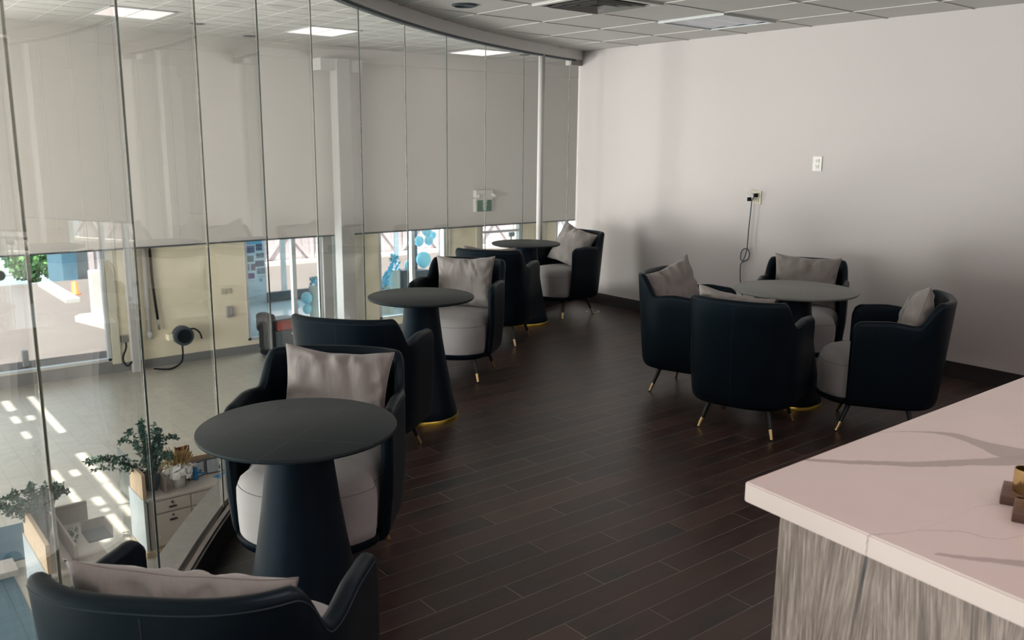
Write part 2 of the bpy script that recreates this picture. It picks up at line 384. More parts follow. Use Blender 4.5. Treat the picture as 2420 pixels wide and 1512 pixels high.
bm = bmesh.new(); ribbon(bm, arcpts(-165.6, -90, R-.012, 80), arcpts(-165.6, -90, R+.03, 80), ZG-.004, ZG+.012); struct('trim_4', bm, 'darkgrey')
bm = bmesh.new(); ribbon(bm, arcpts(-165.6, -90, R-.0, 80), arcpts(-165.6, -90, R+.12, 80), ZC, ZA); struct('wall_left', bm, 'atrwall')
bm = bmesh.new(); box(bm, -6.72, -6.64, YW-.15, YW, ZG-.045, ZG+.012); struct('trim_5', bm, 'greypaint')
# kerb under the glass: stone ledge outside, black channel, pale cap, dark tile upstand
bm = bmesh.new(); ribbon(bm, arcpts(-166, -90, R+.012, 90), arcpts(-166, -90, R+.115, 90), -.34, .115); struct('sill_1', bm, 'stone')
bm = bmesh.new(); ribbon(bm, arcpts(-165.6, -90, R-.016, 90), arcpts(-165.6, -90, R+.012, 90), -.02, .105); struct('sill_2', bm, 'rubber')
bm = bmesh.new(); ribbon(bm, arcpts(-165.6, -90, R-.034, 90), arcpts(-165.6, -90, R-.016, 90), 0, .118); struct('sill_3', bm, 'oakgrey')
bm = bmesh.new(); ribbon(bm, arcpts(-165.6, -90, R-.046, 90), arcpts(-165.6, -90, R-.034, 90), 0, .112); struct('baseboard_left', bm, 'darktile')
bm = bmesh.new(); box(bm, -6.66, XR, YW-.014, YW, 0, .114); struct('baseboard_right', bm, 'darktile')
# glass panes
JA = [-165.0, -159.73, -155.37, -151.04, -146.56, -141.84, -137.24, -132.50, -127.68, -122.76, -117.62, -112.6, -107.6, -102.7, -97.8, -93.0]
GP = []
gprev = (-6.675, YW-.01)
for k, a in enumerate(JA):
    p0 = gprev; p1 = arc(a); gprev = p1
    d = Vector((p1[0]-p0[0], p1[1]-p0[1], 0)); L = d.length; d.normalize(); n = Vector((-d.y, d.x, 0))*.006
    bm = bmesh.new(); g = .0025
    q0 = Vector((p0[0], p0[1], 0))+d*g; q1 = Vector((p1[0], p1[1], 0))-d*g
    vs = []
    for z in (.09, ZG if k else ZG-.055):
        for q in (q0-n, q1-n, q1+n, q0+n): vs.append(bm.verts.new((q.x, q.y, z)))
    for f in ((0, 1, 2, 3), (4, 7, 6, 5), (0, 4, 5, 1), (1, 5, 6, 2), (2, 6, 7, 3), (3, 7, 4, 0)): bm.faces.new([vs[i] for i in f])
    o = struct('window_%d' % (k+1), bm, 'glass'); GP.append(o)
    bm = bmesh.new(); box(bm, p1[0]-.003, p1[0]+.003, p1[1]-.003, p1[1]+.003, .1, ZG)
    j = link('joint_sealant', bm, mat('joint_%d' % k, (.10, .12, .12, 1) if k % 2 else (.25, .25, .22, 1), .25, .6, var=.8, scale=14), o)

# ceiling fittings of the lounge
def cellbox(i, j): # corners of ceiling cell whose near-left node is (i, j)
    x0 = -5.894+.61*j; y0 = 4.5333+.6206*i; return x0, x0+.61, y0, y0+.6206
x0, x1, y0, y1 = cellbox(1, 2)
t = empty('ceiling_light', ((x0+x1)/2, (y0+y1)/2, ZC)); tag(t, 'switched-off square ceiling light with pale reflectors near the white wall', 'ceiling light')
bm = bmesh.new()
for a in (-1, 1): box(bm, -.305, .305, a*.295-.012, a*.295+.012, -.016, -.002); box(bm, a*.292-.012, a*.292+.012, -.283, .283, -.016, -.002)
link('frame', bm, 'alum', t)
bm = bmesh.new()
for k in range(3):
    xa = -.28+k*.187
    vs = [bm.verts.new(v) for v in ((xa, -.283, -.008), (xa+.187, -.283, -.008), (xa+.12, -.283, -.001), (xa, .283, -.008), (xa+.187, .283, -.008), (xa+.12, .283, -.001))]
    bm.faces.new((vs[0], vs[2], vs[5], vs[3])); bm.faces.new((vs[2], vs[1], vs[4], vs[5])); bm.faces.new((vs[0], vs[1], vs[2])); bm.faces.new((vs[3], vs[5], vs[4]))
link('reflector', bm, mat('reflector_paint', (.55, .56, .62, 1), .35), t)
# lit fixtures over the bar, behind the camera
lamp = None
for n_, (i, j) in enumerate([(-3, 9), (-3, 13), (-6, 8), (-6, 13), (0, 12), (0, 16), (-6, 16)]):
    x0, x1, y0, y1 = cellbox(i, j)
    if lamp is None:
        lamp = empty('ceiling_light'); 
        bm = bmesh.new()
        for a in (-1, 1): box(bm, -.305, .305, a*.295-.012, a*.295+.012, -.016, -.002); box(bm, a*.292-.012, a*.292+.012, -.283, .283, -.016, -.002)
        link('frame', bm, 'alum', lamp)
        boxobj('diffuser', 'lampmez', (-.28, .28, -.283, .283, -.011, -.004), lamp); o = lamp
    else: o = copy_tree(lamp)
    o.location = ((x0+x1)/2, (y0+y1)/2, ZC-.002)
    tag(o, 'lit square ceiling light above the bar side of the lounge', 'ceiling light', 'lit ceiling lights over the bar')
x0, x1, y0, y1 = cellbox(-1, 2)
x1 += 0; t = empty('ceiling_vent', ((x0+x1)/2, (y0+y1)/2, ZC)); tag(t, 'dark louvred square air diffuser in the lounge ceiling', 'vent')
bm = bmesh.new()
for a in (-1, 1): box(bm, -.305, .305, a*.285-.02, a*.285+.02, -.014, -.001); box(bm, a*.285-.02, a*.285+.02, -.265, .265, -.014, -.001)
link('frame', bm, 'tbar', t)
boxobj('backing', 'rubber', (-.265, .265, -.265, .265, -.004, -.001), t)
for s_ in (.2, .135, .07):
    bm = bmesh.new()
    for a in (0, 1, 2, 3):
        rm = Matrix.Rotation(a*PI/2, 3, 'Z'); q = [(-s_, -s_, -.004), (s_, -s_, -.004), (s_+.028, -s_-.028, -.024), (-s_-.028, -s_-.028, -.024)]
        bm.faces.new([bm.verts.new(rm @ Vector(v)) for v in q])
    bmesh.ops.solidify(bm, geom=bm.faces[:], thickness=.002); link('louvre', bm, 'greypaint', t)
def ring_detector(loc, label, s=1.0):
    bm = bmesh.new(); lathe(bm, [(.085*s, 0), (.085*s, -.006), (.07*s, -.012), (.066*s, -.004), (.0*s+.001, -.004)], 28, cap1=False)
    o = link('ceiling_speaker', bm, 'darkgrey', None, True, loc); return tag(o, label, 'speaker')
ring_detector((-5.0, 3.60, ZC-.001), 'small round dark ceiling ring beside the curved fascia')
# thin white pole in front of the glass
t = empty('support_pole', (-6.50, 5.58, 0)); tag(t, 'slim white steel pole from floor to ceiling in front of the glass', 'pole')
bm = bmesh.new(); lathe(bm, [(.031, 0), (.031, ZC)], 28); link('shaft', bm, 'pole', t, True)
bm = bmesh.new(); lathe(bm, [(.052, ZC-.012), (.052, ZC)], 28); link('flange', bm, 'darkgrey', t)

# ------------------------------------------------------------------ wall fittings
def outlet(loc, m, label, plugged=False):
    t = empty('wall_outlet', loc); tag(t, label, 'outlet')
    bm = bmesh.new(); box(bm, -.04, .04, -.007, 0, -.058, .058, bev=.003); link('plate', bm, m, t)
    for s_ in (-1, 1):
        bm = bmesh.new(); box(bm, -.017, .017, -.011, -.006, s_*.021-.015, s_*.021+.015, bev=.003); f = link('socket', bm, m, t)
        bm = bmesh.new()
        for a in (-.007, .007): box(bm, a-.0014, a+.0014, -.0118, -.0108, s_*.021-.002, s_*.021+.008)
        box(bm, -.0025, .0025, -.0118, -.0108, s_*.021-.010, s_*.021-.005); link('slot', bm, 'slot', f)
    return t
outlet((-3.918, YW, 1.472), 'whiteplastic', 'white duplex outlet high on the white wall with nothing plugged in')
outlet((-4.457, YW, 1.180), 'beigeplastic', 'cream outlet with a dark cord plugged into it')
t = empty('extension_cord', (0, 0, 0)); tag(t, 'dark looped extension cord hanging from the cream outlet down the wall', 'cord')
yy = YW-.035
pts = [(-4.457, YW-.03, 1.20), (-4.463, YW-.05, 1.175), (-4.486, yy, 1.155), (-4.492, yy, 1.05), (-4.500, yy, .92), (-4.503, yy, .79), (-4.500, yy-.01, .735), (-4.515, yy-.012, .675), (-4.545, yy, .636), (-4.572, yy+.01, .66), (-4.568, yy+.012, .715), (-4.540, yy+.01, .742), (-4.505, yy+.008, .741), (-4.482, yy+.006, .71), (-4.487, yy+.004, .665), (-4.520, yy, .640), (-4.556, yy, .615), (-4.562, yy, .58), (-4.557, yy, .50), (-4.545, yy, .42), (-4.52, yy, .33), (-4.50, yy, .2), (-4.49, yy-.02, .02), (-4.40, yy-.04, .008), (-4.2, yy-.03, .008)]
bm = bmesh.new(); tube(bm, smoothpath(pts, 5), .0045, 7); link('cable', bm, mat('cord_grey', (.03, .05, .06, 1), .5), t, True)
bm = bmesh.new(); box(bm, -.011, .011, -.045, -.010, -.018, .014, bev=.003); link('plug', bm, 'rubber', t, loc=(-4.457, YW, 1.201))
bm = bmesh.new(); box(bm, -.013, .013, -.04, -.012, -.016, .016, bev=.003); link('connector', bm, 'rubber', t, loc=(-4.505, YW-.02, 1.165))
t2 = empty('phone_charger', (0, 0, 0)); tag(t2, 'small white cable looped above the plug on the cream outlet', 'cable')
bm = bmesh.new(); tube(bm, smoothpath([(-4.46, YW-.03, 1.205), (-4.475, YW-.06, 1.215), (-4.505, YW-.07, 1.238), (-4.527, YW-.06, 1.232), (-4.515, YW-.045, 1.205), (-4.500, YW-.04, 1.186)], 6), .0035, 6); link('cable', bm, 'whiteplastic', t2, True)
# floor drain cover
t = empty('floor_box', (-6.035, 5.885, 0)); tag(t, 'round metal floor box cover set in the dark floor by the far chair', 'floor box')
bm = bmesh.new(); lathe(bm, [(.07, 0), (.07, .003), (.056, .004), (.056, .002), (.001, .002)], 32, cap1=False); link('rim', bm, 'steel', t, True)
bm = bmesh.new(); lathe(bm, [(.054, .0022), (.054, .0035), (.001, .0035)], 32, cap1=False); link('lid', bm, 'black', t)

# ------------------------------------------------------------------ bar counter
ZT = .95
P = [(-.985, 1.396), (-.985, 3.3), (1.6, 3.3), (1.6, 1.108)]
t = empty('bar_counter', (-.3, 2.2, 0)); tag(t, 'bar counter with veined pale stone top over grey zebra-grain wood panels', 'counter')
bm = bmesh.new(); extrude_poly(bm, P, ZT-.042, ZT)
bmesh.ops.bevel(bm, geom=bm.edges[:], offset=.003, segments=2, affect='EDGES')
o = link('countertop', bm, 'marble', None); o.parent = t; o.matrix_parent_inverse = Matrix.Translation((.3, -2.2, 0))
def inset(d): return [(-.985+d, 1.396+d*.99), (-.985+d, 3.3-d), (1.6-d, 3.3-d), (1.6-d, 1.108+d)]
bm = bmesh.new(); extrude_poly(bm, inset(.052), .08, ZT-.042); o = link('body', bm, 'zebra'); o.parent = t; o.matrix_parent_inverse = Matrix.Translation((.3, -2.2, 0))
bm = bmesh.new(); extrude_poly(bm, inset(.09), 0, .08); o = link('plinth', bm, 'darktile'); o.parent = t; o.matrix_parent_inverse = Matrix.Translation((.3, -2.2, 0))
def traycup(x, y, rz, which):
    bm = bmesh.new(); box(bm, -.055, .2, -.045, .045, 0, .018, bev=.002)
    o = link('wooden_tray', bm, 'walnut', loc=(x, y, ZT)); o.rotation_euler = (0, 0, rz)
    tag(o, 'dark walnut tray on the bar counter, %s' % which[0], 'tray', 'walnut trays on the counter')
    bm = bmesh.new(); lathe(bm, [(.019, 0), (.0205, .002), (.0205, .044), (.0188, .044), (.0188, .003), (.001, .003)], 36, cap1=False)
    o = link('brass_cup', bm, mat('polished_brass', (.72, .55, .26, 1), .2, 1), None, True, (x+math.cos(rz)*which[2]-math.sin(rz)*which[3], y+math.sin(rz)*which[2]+math.cos(rz)*which[3], ZT+.018)); autosmooth(o)
    tag(o, 'small brass cup standing on the walnut tray %s' % which[1], 'cup', 'brass cups on the trays')
traycup(-.585, 1.745, .32, ('the one further back', 'further back', -.018, .002))
traycup(-.537, 1.678, .32, ('the one closer to the front edge', 'closer to the front edge', -.018, .0))

# ------------------------------------------------------------------ tub chairs
def plan(u, a=.310, b=.315, yf=.188):
    """outer wall plan of the shell, u in 0..1 from right arm front round the back to the left arm front"""
    n = 2.7; ys = -.03
    Ls = yf-ys; Lb = 1.55*a*1.0+.42
    tot = 2*Ls+Lb; s = u*tot
    if s < Ls: return Vector((a, yf-s)), Vector((1, 0))
    if s > Ls+Lb: return Vector((-a, ys+(s-Ls-Lb))), Vector((-1, 0))
    th = -(s-Ls)/Lb*PI
    def P_(th):
        c, s_ = math.cos(th), math.sin(th)
        return Vector((math.copysign(abs(c)**(2/n), c)*a, ys+math.copysign(abs(s_)**(2/n), s_)*(b+ys)))
    p = P_(th); q = P_(th-1e-3); r_ = P_(th+1e-3); d = (q-r_)
    nn = Vector((-d.y, d.x)).normalized()
    if nn.dot(p-Vector((0, -.03))) < 0: nn = -nn
    return p, nn
def sstep(a, b, x):
    x = max(0, min(1, (x-a)/(b-a))); return x*x*(3-2*x)
def make_chair():
    root = empty('tub_chair')
    N = 96; TH = .042; tot = 2*.218+1.55*.31+.42
    bm = bmesh.new(); cols = []
    for i in range(N+1):
        u = i/N
        p, nn = plan(u); s = u*tot; e = min(s, tot-s)
        # top height: arms .665, smoothly up to the .785 back
        h = .668 + .008*sstep(.05, .2, e) - .016*sstep(.19, .30, e)*(1-sstep(.30, .38, e)) + .114*sstep(.31, .44, e)
        Rr = .065
        if e < Rr: h -= Rr-math.sqrt(max(0, Rr*Rr-(Rr-e)**2))
        taper = 1 if e > .012 else .35+.65*math.sqrt(max(0, 1-(1-e/.012)**2))
        th = TH*taper
        back = sstep(.31, .44, e)
        col = []
        zb = .175
        def pt(off, z):
            lean = back*.030*max(0, (z-.40))/.38 - .018*sstep(.42, .17, z)*1.0
            q = p+nn*(off+lean); return (q.x, q.y, z)
        mid = -TH/2
        # outer: tucked bottom, up, rolled top, down inside
        for off, z in ((-.040, zb-.003), (-.018, zb+.004), (-.005, zb+.022), (0, zb+.05)): col.append(pt(mid+TH/2*taper+off, z))
        zt = h-.020
        for k in range(1, 7): z = zb+.05+(zt-zb-.05)*k/6; col.append(pt(mid+th/2, z))
        for k in range(1, 6):
            a = PI*k/6; col.append(pt(mid+th/2*math.cos(a), zt+.020*math.sin(a)))
        for k in range(0, 6): z = zt+(.20-zt)*k/5; col.append(pt(mid-th/2, z))
        cols.append([bm.verts.new(c) for c in col])
    for a, b in zip(cols, cols[1:]):
        for k in range(len(a)-1): bm.faces.new((a[k], b[k], b[k+1], a[k+1]))
        bm.faces.new((a[-1], b[-1], b[0], a[0]))
    bm.faces.new(cols[0]); bm.faces.new(list(reversed(cols[-1])))
    o = link('shell', bm, 'leather', root, True); autosmooth(o, 50)
    # seams and welt stitching
    bm = bmesh.new(); p, nn = plan(.5)
    tube(bm, [(p.x, p.y-.018*sstep(.42, .17, z)*-1*1.0-.030*max(0, z-.40)/.38+.0005, z) for z in [.20+.56*k/20 for k in range(21)]], .0016, 6)
    link('seam', bm, 'black', root)
    bm = bmesh.new(); pts = []
    for i in range(3, N-2):
        u = i/N; p, nn = plan(u); s = u*tot; e = min(s, tot-s)
        h = .668 + .008*sstep(.05, .2, e) - .016*sstep(.19, .30, e)*(1-sstep(.30, .38, e)) + .114*sstep(.31, .44, e)
        if e < .065: h -= .065-math.sqrt(max(0, .065**2-(.065-e)**2))
        z = h-.022; back = sstep(.31, .44, e); q = p+nn*(back*.030*max(0, z-.40)/.38+.0002); pts.append((q.x, q.y, z))
    tube(bm, pts, .0014, 5); link('welt', bm, 'stitch', root, True)
    # seat drum
    def drum(z, k, grow=0):
        v = []
        for i in range(72):
            a = 2*PI*i/72; c, s_ = math.cos(a), math.sin(a); n = 2.5
            x = math.copysign(abs(c)**(2/n), c)*(.258+grow)*k; y = math.copysign(abs(s_)**(2/n), s_)
            y = y*(.362+grow)*k if y > 0 else y*(.25+grow)*k
            x *= 1+.135*sstep(.168, .215, y-.01)
            v.append((x, y-.01, z))
        return v
    def stack(levels):
        bm = bmesh.new(); prev = None
        first = None
        for z, k, g in levels:
            r = [bm.verts.new(v) for v in drum(z, k, g)]
            if prev: 
                for i in range(72): bm.faces.new((prev[i], prev[(i+1) % 72], r[(i+1) % 72], r[i]))
            else: bm.faces.new(list(reversed(r)))
            prev = r
        bm.faces.new(prev); return bm
    bm = stack([(.205, .96, 0), (.21, .99, 0), (.25, 1.0, 0), (.34, 1.0, .003), (.385, 1.0, .002), (.397, .992, 0), (.405, .985, 0), (.425, .955, 0), (.442, .90, 0), (.452, .82, 0), (.459, .6, 0), (.462, .3, 0)])
    o = link('seat', bm, 'velvet', root, True); autosmooth(o, 60)
    bm = bmesh.new(); tube(bm, [(x, y, z) for x, y, z in drum(.398, .993)], .0016, 5, closed=True); link('piping', bm, mat('seat_piping', (.17, .16, .16, 1), .8), o)
    bm = stack([(.165, .80, 0), (.170, .93, 0), (.182, .985, .006), (.2, 1.0, .008), (.212, 1.0, .006)])
    o = link('base_rim', bm, 'leather', root, True); autosmooth(o, 60)
    for sx in (1, -1):
        for sy in (1, -1):
            top = Vector((sx*.165, .16 if sy > 0 else -.14, .175)); bot = Vector((sx*.213, .225 if sy > 0 else -.192, .0))
            bm = bmesh.new(); m1 = top.lerp(bot, .68); tube(bm, [top, m1], .0145, 16, r1=.0105); l = link('leg', bm, 'black', root, True); autosmooth(l)
            bm = bmesh.new(); tube(bm, [m1, bot+Vector((0, 0, .004))], .0112, 16, r1=.0088); q = link('brass_tip', bm, 'brass', l, True); autosmooth(q)
            bm = bmesh.new(); lathe(bm, [(.0078, 0), (.0078, .006)], 12, (bot.x, bot.y, 0)); link('foot_glide', bm, 'rubber', l)
    return root
def make_pillow(w, h, th, seed, pinch=.9):
    bm = bmesh.new(); n = 44; rnd = random.Random(seed); fold = [(rnd.uniform(0, 2*PI), rnd.uniform(9, 20), rnd.uniform(.4, 1)) for _ in range(6)]
    G = {}
    for side in (1, -1):
        for i in range(n+1):
            for j in range(n+1):
                u, v = 2*i/n-1, 2*j/n-1; edge = i in (0, n) or j in (0, n)
                if edge and (i, j) in G: G[(side, i, j)] = G[(i, j)]; continue
                f = (1-abs(u)**2.6)*(1-abs(v)**2.6)
                k = 1.02-.105*(1-abs(v)**1.9)*abs(u)**3; k2 = 1.02-.12*(1-abs(u)**1.9)*abs(v)**3
                x = u*w/2*k; z = v*h/2*k2
                y = side*th/2*f**.55
                e = 1-f
                wr = 0
                for ph, fr, am in fold:
                    wr += am*math.sin(fr*(u*math.cos(ph)+v*math.sin(ph))+3*math.sin(2.2*v+ph)+ph)
                rad = math.sin(math.atan2(v, u)*14+2*math.sin(3*u+seed))
                top = sstep(-.1, 1, v)
                crease = sum(am*max(0, 1-abs(((u-.28*math.sin(ph*5))*math.cos(.5*math.sin(ph))+(v-1)*.35*math.sin(ph))*11))**1.5 for ph, fr, am in fold)
                y += side*((wr*.0022*(.4+top)-crease*.011*top+noise.noise(Vector((u*2.5, v*2.5, seed*3.1+side)))*.016)*min(1, f*3)+rad*.006*math.exp(-((1-max(abs(u), abs(v)))-.14)**2/.012)*min(1, f*6))
                z += noise.noise(Vector((u*2, v*2, seed)))*.006
                vv = bm.verts.new((x, y, z)); G[(side, i, j)] = vv
                if edge: G[(i, j)] = vv
    for side in (1, -1):
        for i in range(n):
            for j in range(n): bm.faces.new((G[(side, i, j)], G[(side, i+1, j)], G[(side, i+1, j+1)], G[(side, i, j+1)]))
    o = link('throw_pillow', bm, 'pillow', None, True)
    bm = bmesh.new(); per = [(i, 0) for i in range(n)]+[(n, j) for j in range(n)]+[(n-i, n) for i in range(n)]+[(0, n-j) for j in range(n)]
    tube(bm, [G_co for G_co in [tuple(GG) for GG in [PV[p_] for p_ in per]]] if False else [PVco(w, h, n, p_, seed) for p_ in per], .0015, 5, closed=True)
    link('seam', bm, 'pillow', o, True); return o
def PVco(w, h, n, p_, seed):
    i, j = p_; u, v = 2*i/n-1, 2*j/n-1
    k = 1.02-.105*(1-abs(v)**1.9)*abs(u)**3; k2 = 1.02-.12*(1-abs(u)**1.9)*abs(v)**3
    return (u*w/2*k, 0, v*h/2*k2+noise.noise(Vector((u*2, v*2, seed)))*.006)
chair0 = None
CH = [ # x, y, heading, chair label, pillow (dx, dy, dz, tilt, roll, yaw, w, h), pillow label
 (-1.785, .620, .802, 'navy leather tub chair seen from behind in the bottom left corner', (-.0, -.165, .615, .16, .03, 0, .47, .33), 'grey velvet pillow in the nearest tub chair, seen over its back'),
 (-2.918, 1.424, 3.979, 'navy tub chair facing the camera behind the nearest round table', (-.02, -.165, .622, .22, -.06, .0, .43, .37), 'grey velvet pillow leaning in the chair behind the nearest table'),
 (-3.855, 2.146, .652, 'navy tub chair seen from behind, back to back with the chair at the nearest table', (-.05, -.175, .594, .16, .04, 0, .43, .34), 'grey velvet pillow barely showing over the back of the chair before the second table'),
 (-4.938, 3.496, 3.787, 'navy tub chair facing the camera behind the second table along the glass', (-.0, -.165, .628, .2, .03, .0, .43, .37), 'creased grey velvet pillow upright in the chair behind the second table'),
 (-5.600, 4.366, .592, 'navy tub chair seen from behind in front of the farthest table', (.0, -.17, .618, .2, .0, 0, .43, .37), 'grey velvet pillow whose corners peek over the chair before the farthest table'),
 (-6.150, 5.600, 3.194, 'navy tub chair with a tilted pillow in the far corner by the white wall', (.02, -.12, .64, .40, -.28, .15, .42, .39), 'grey velvet pillow tilted onto one corner in the far corner chair'),
 (-2.951, 4.148, .311, 'navy tub chair with its seamed back to the camera at the grey table', (-.05, -.17, .635, .2, .1, 0, .43, .37), 'pale pillow showing above the back of the chair nearest the camera at the grey table'),
 (-2.474, 4.767, 2.095, 'navy tub chair at the right of the grey table, turned left', (.0, -.14, .645, .25, .2, .0, .42, .37), 'grey velvet pillow in the chair at the right of the grey table'),
 (-3.653, 4.487, 5.009, 'navy tub chair at the left of the grey table, facing right', (.03, -.13, .650, .28, .28, -.45, .43, .38), 'grey velvet pillow tilted in the chair at the left of the grey table'),
 (-3.520, 5.530, 3.625, 'navy tub chair behind the grey table against the white wall', (.0, -.165, .632, .20, -.03, .0, .46, .37), 'grey velvet pillow in the chair behind the grey table'),
]
for n_, (x, y, hd, lab, pl, plab) in enumerate(CH):
    if chair0 is None: chair0 = make_chair(); c = chair0
    else: c = copy_tree(chair0)
    c.location = (x, y, 0); c.rotation_euler = (0, 0, hd)
    tag(c, lab, 'chair', 'navy tub chairs')
    dx, dy, dz, tilt, roll, yaw, w_, h_ = pl
    o = make_pillow(w_, h_, .145, n_+3)
    Mx = Matrix.Translation((x, y, 0)) @ Matrix.Rotation(hd, 4, 'Z') @ Matrix.Translation((dx, dy, dz)) @ Matrix.Rotation(yaw, 4, 'Z') @ Matrix.Rotation(tilt, 4, 'X') @ Matrix.Rotation(roll, 4, 'Y')
    o.matrix_world = Mx
    tag(o, plab, 'pillow', 'grey throw pillows')

# ------------------------------------------------------------------ round tables
def make_table(rt_, topm, edge):
    t = empty('round_table')
    bm = bmesh.new(); lathe(bm, [(rt_-.012, .712), (rt_-.003, .716), (rt_, .722), (rt_-.001, .728), (rt_-.004, .730)], 96); o = link('tabletop', bm, topm, t, True); autosmooth(o, 35)
    bm = bmesh.new(); lathe(bm, [(rt_*.52, .700), (rt_*.60, .703), (rt_*.60, .712)], 72); link('underside_disc', bm, edge, t, False)
    bm = bmesh.new(); lathe(bm, [(.209, .024), (.210, .028), (.196, .08), (.172, .19), (.146, .33), (.124, .47), (.108, .60), (.101, .68), (.100, .700)], 72); o = link('cone_pedestal', bm, 'pedestal', t, True); autosmooth(o, 50)
    bm = bmesh.new(); lathe(bm, [(.216, 0), (.216, .018), (.212, .024), (.19, .024)], 72); o = link('base_ring', bm, 'gold', t, True); autosmooth(o, 40)
    return t
MT['pedestal'] = mat('navy_pedestal_leather', (.0014, .0038, .0075, 1), .45, var=.25, scale=8, bump=.06, bscale=300, spec=.3)
MT['pedestal'].node_tree.nodes['Principled BSDF'].inputs['Specular Tint'].default_value = (.58, .80, 1, 1)
td = make_table(.310, 'darktop', 'pinkwhite')
for k, (x, y, lab) in enumerate([(-2.467, 1.128, 'dark round pedestal table nearest the camera with thin pale veins in its top'), (-4.245, 2.741, 'dark round pedestal table in the middle of the three along the glass'), (-6.03, 5.02, 'dark round pedestal table farthest away along the glass')]):
    o = td if k == 0 else copy_tree(td); o.location = (x, y, 0); tag(o, lab, 'table', 'dark round tables along the glass')
o = make_table(.375, 'greytop', 'greytop'); o.location = (-3.085, 4.765, 0); tag(o, 'larger round table with a grey top among four chairs by the white wall', 'table')

# ------------------------------------------------------------------ atrium shell (lower hall)
YA0, YA1, XB = -12, 21, 6.0
bm = bmesh.new(); extrude_poly(bm, [(XO-.25, YA0), (XB, YA0), (XB, YA1), (XO-.25, YA1)], ZL-.1, ZL); o = struct('floor_lower', bm, 'lowfloor')
bm = bmesh.new(); box(bm, -10.5, 1, -6, 1.33, ZL, ZL+.004); o = struct('floor_lower_tile', bm, 'bluetile')
bm = bmesh.new(); box(bm, -10.86, -10.5, -6, 1.38, ZL, ZL+.07); struct('trim_11', bm, 'stone')
# atrium ceiling with unseen roof slots, added to shape the sun stripes on the lower floor
slots = [(-17.5, -14.7, .76, .85), (-17.45, -16.7, .31, .43), (-16.3, -15.85, .27, .36), (-15.28, -14.7, .26, .34), (-16.2, -15.9, .50, .60), (-14.2, -12.92, .73, .84), (-12.87, -12.12, .73, .83), (-12.08, -11.18, .73, .82), (-11.12, -10.7, .715, .79), (-10.9, -10.0, .49, .565), (-10.89, -10.1, .25, .32),
         (-14.2, -13.7, .26, .33), (-14.15, -13.95, .50, .58), (-13.07, -12.5, .25, .32), (-12.9, -12.63, .485, .57), (-12.2, -11.42, .265, .33), (-11.62, -11.3, .48, .57), (-11.15, -11.04, .49, .55)]
slots = [(a-.7+1.7375, b-.7+1.7375, c+2.1-2.085, d+2.1-2.085) for a, b, c, d in slots]   # shifted along the sun's slope from floor to roof
xs = sorted({XO-.25, XB} | {s[0] for s in slots} | {s[1] for s in slots}); ys = sorted({YA0, YA1} | {s[2] for s in slots} | {s[3] for s in slots})
bm = bmesh.new(); V = {}
def gv(i, j):
    if (i, j) not in V: V[(i, j)] = bm.verts.new((xs[i], ys[j], ZA))
    return V[(i, j)]
for i in range(len(xs)-1):
    for j in range(len(ys)-1):
        mx, my = (xs[i]+xs[i+1])/2, (ys[j]+ys[j+1])/2
        if any(a < mx < b and c < my < d for a, b, c, d in slots): continue
        bm.faces.new((gv(i, j), gv(i+1, j), gv(i+1, j+1), gv(i, j+1)))
struct('ceiling_atrium', bm, 'ceiling')
bm = bmesh.new()
for k in range(0, 24): box(bm, XO, -6.2, 4.24+.61*(k-4)-.012, 4.24+.61*(k-4)+.012, ZA-.007, ZA-.001)
for k in range(0, 20): box(bm, -17.55+.61*k-.012, -17.55+.61*k+.012, 1.8, 19, ZA-.006, ZA-.001)
struct('trim_6', bm, 'tbar')
# outer walls
bm = bmesh.new(); box(bm, XO-.25, XB, YA0-.2, YA0, ZL, -2.7); box(bm, XO-.25, XB, YA0-.2, YA0, 1.5, ZA+.2); box(bm, -1, XB, YA0-.2, YA0, -2.7, 1.5); box(bm, XB, XB+.2, YA0, YA1, ZL, ZA+.2); box(bm, XO-.25, XB, YA1, YA1+.2, ZL, ZA+.2); struct('wall_atrium_sides', bm, 'atrwall')
bm = bmesh.new(); box(bm, XO-.2, XO+.2, YA0, YA1, -.567, ZA); box(bm, XO-.2, XO+.35, 1.2, YA1, 3.44, ZA); struct('wall_bulkhead', bm, 'atrwall')
bm = bmesh.new(); box(bm, XO+.19, XO+.21, YA0, YA1, -.60, -.567); struct('trim_7', bm, 'darkgrey')
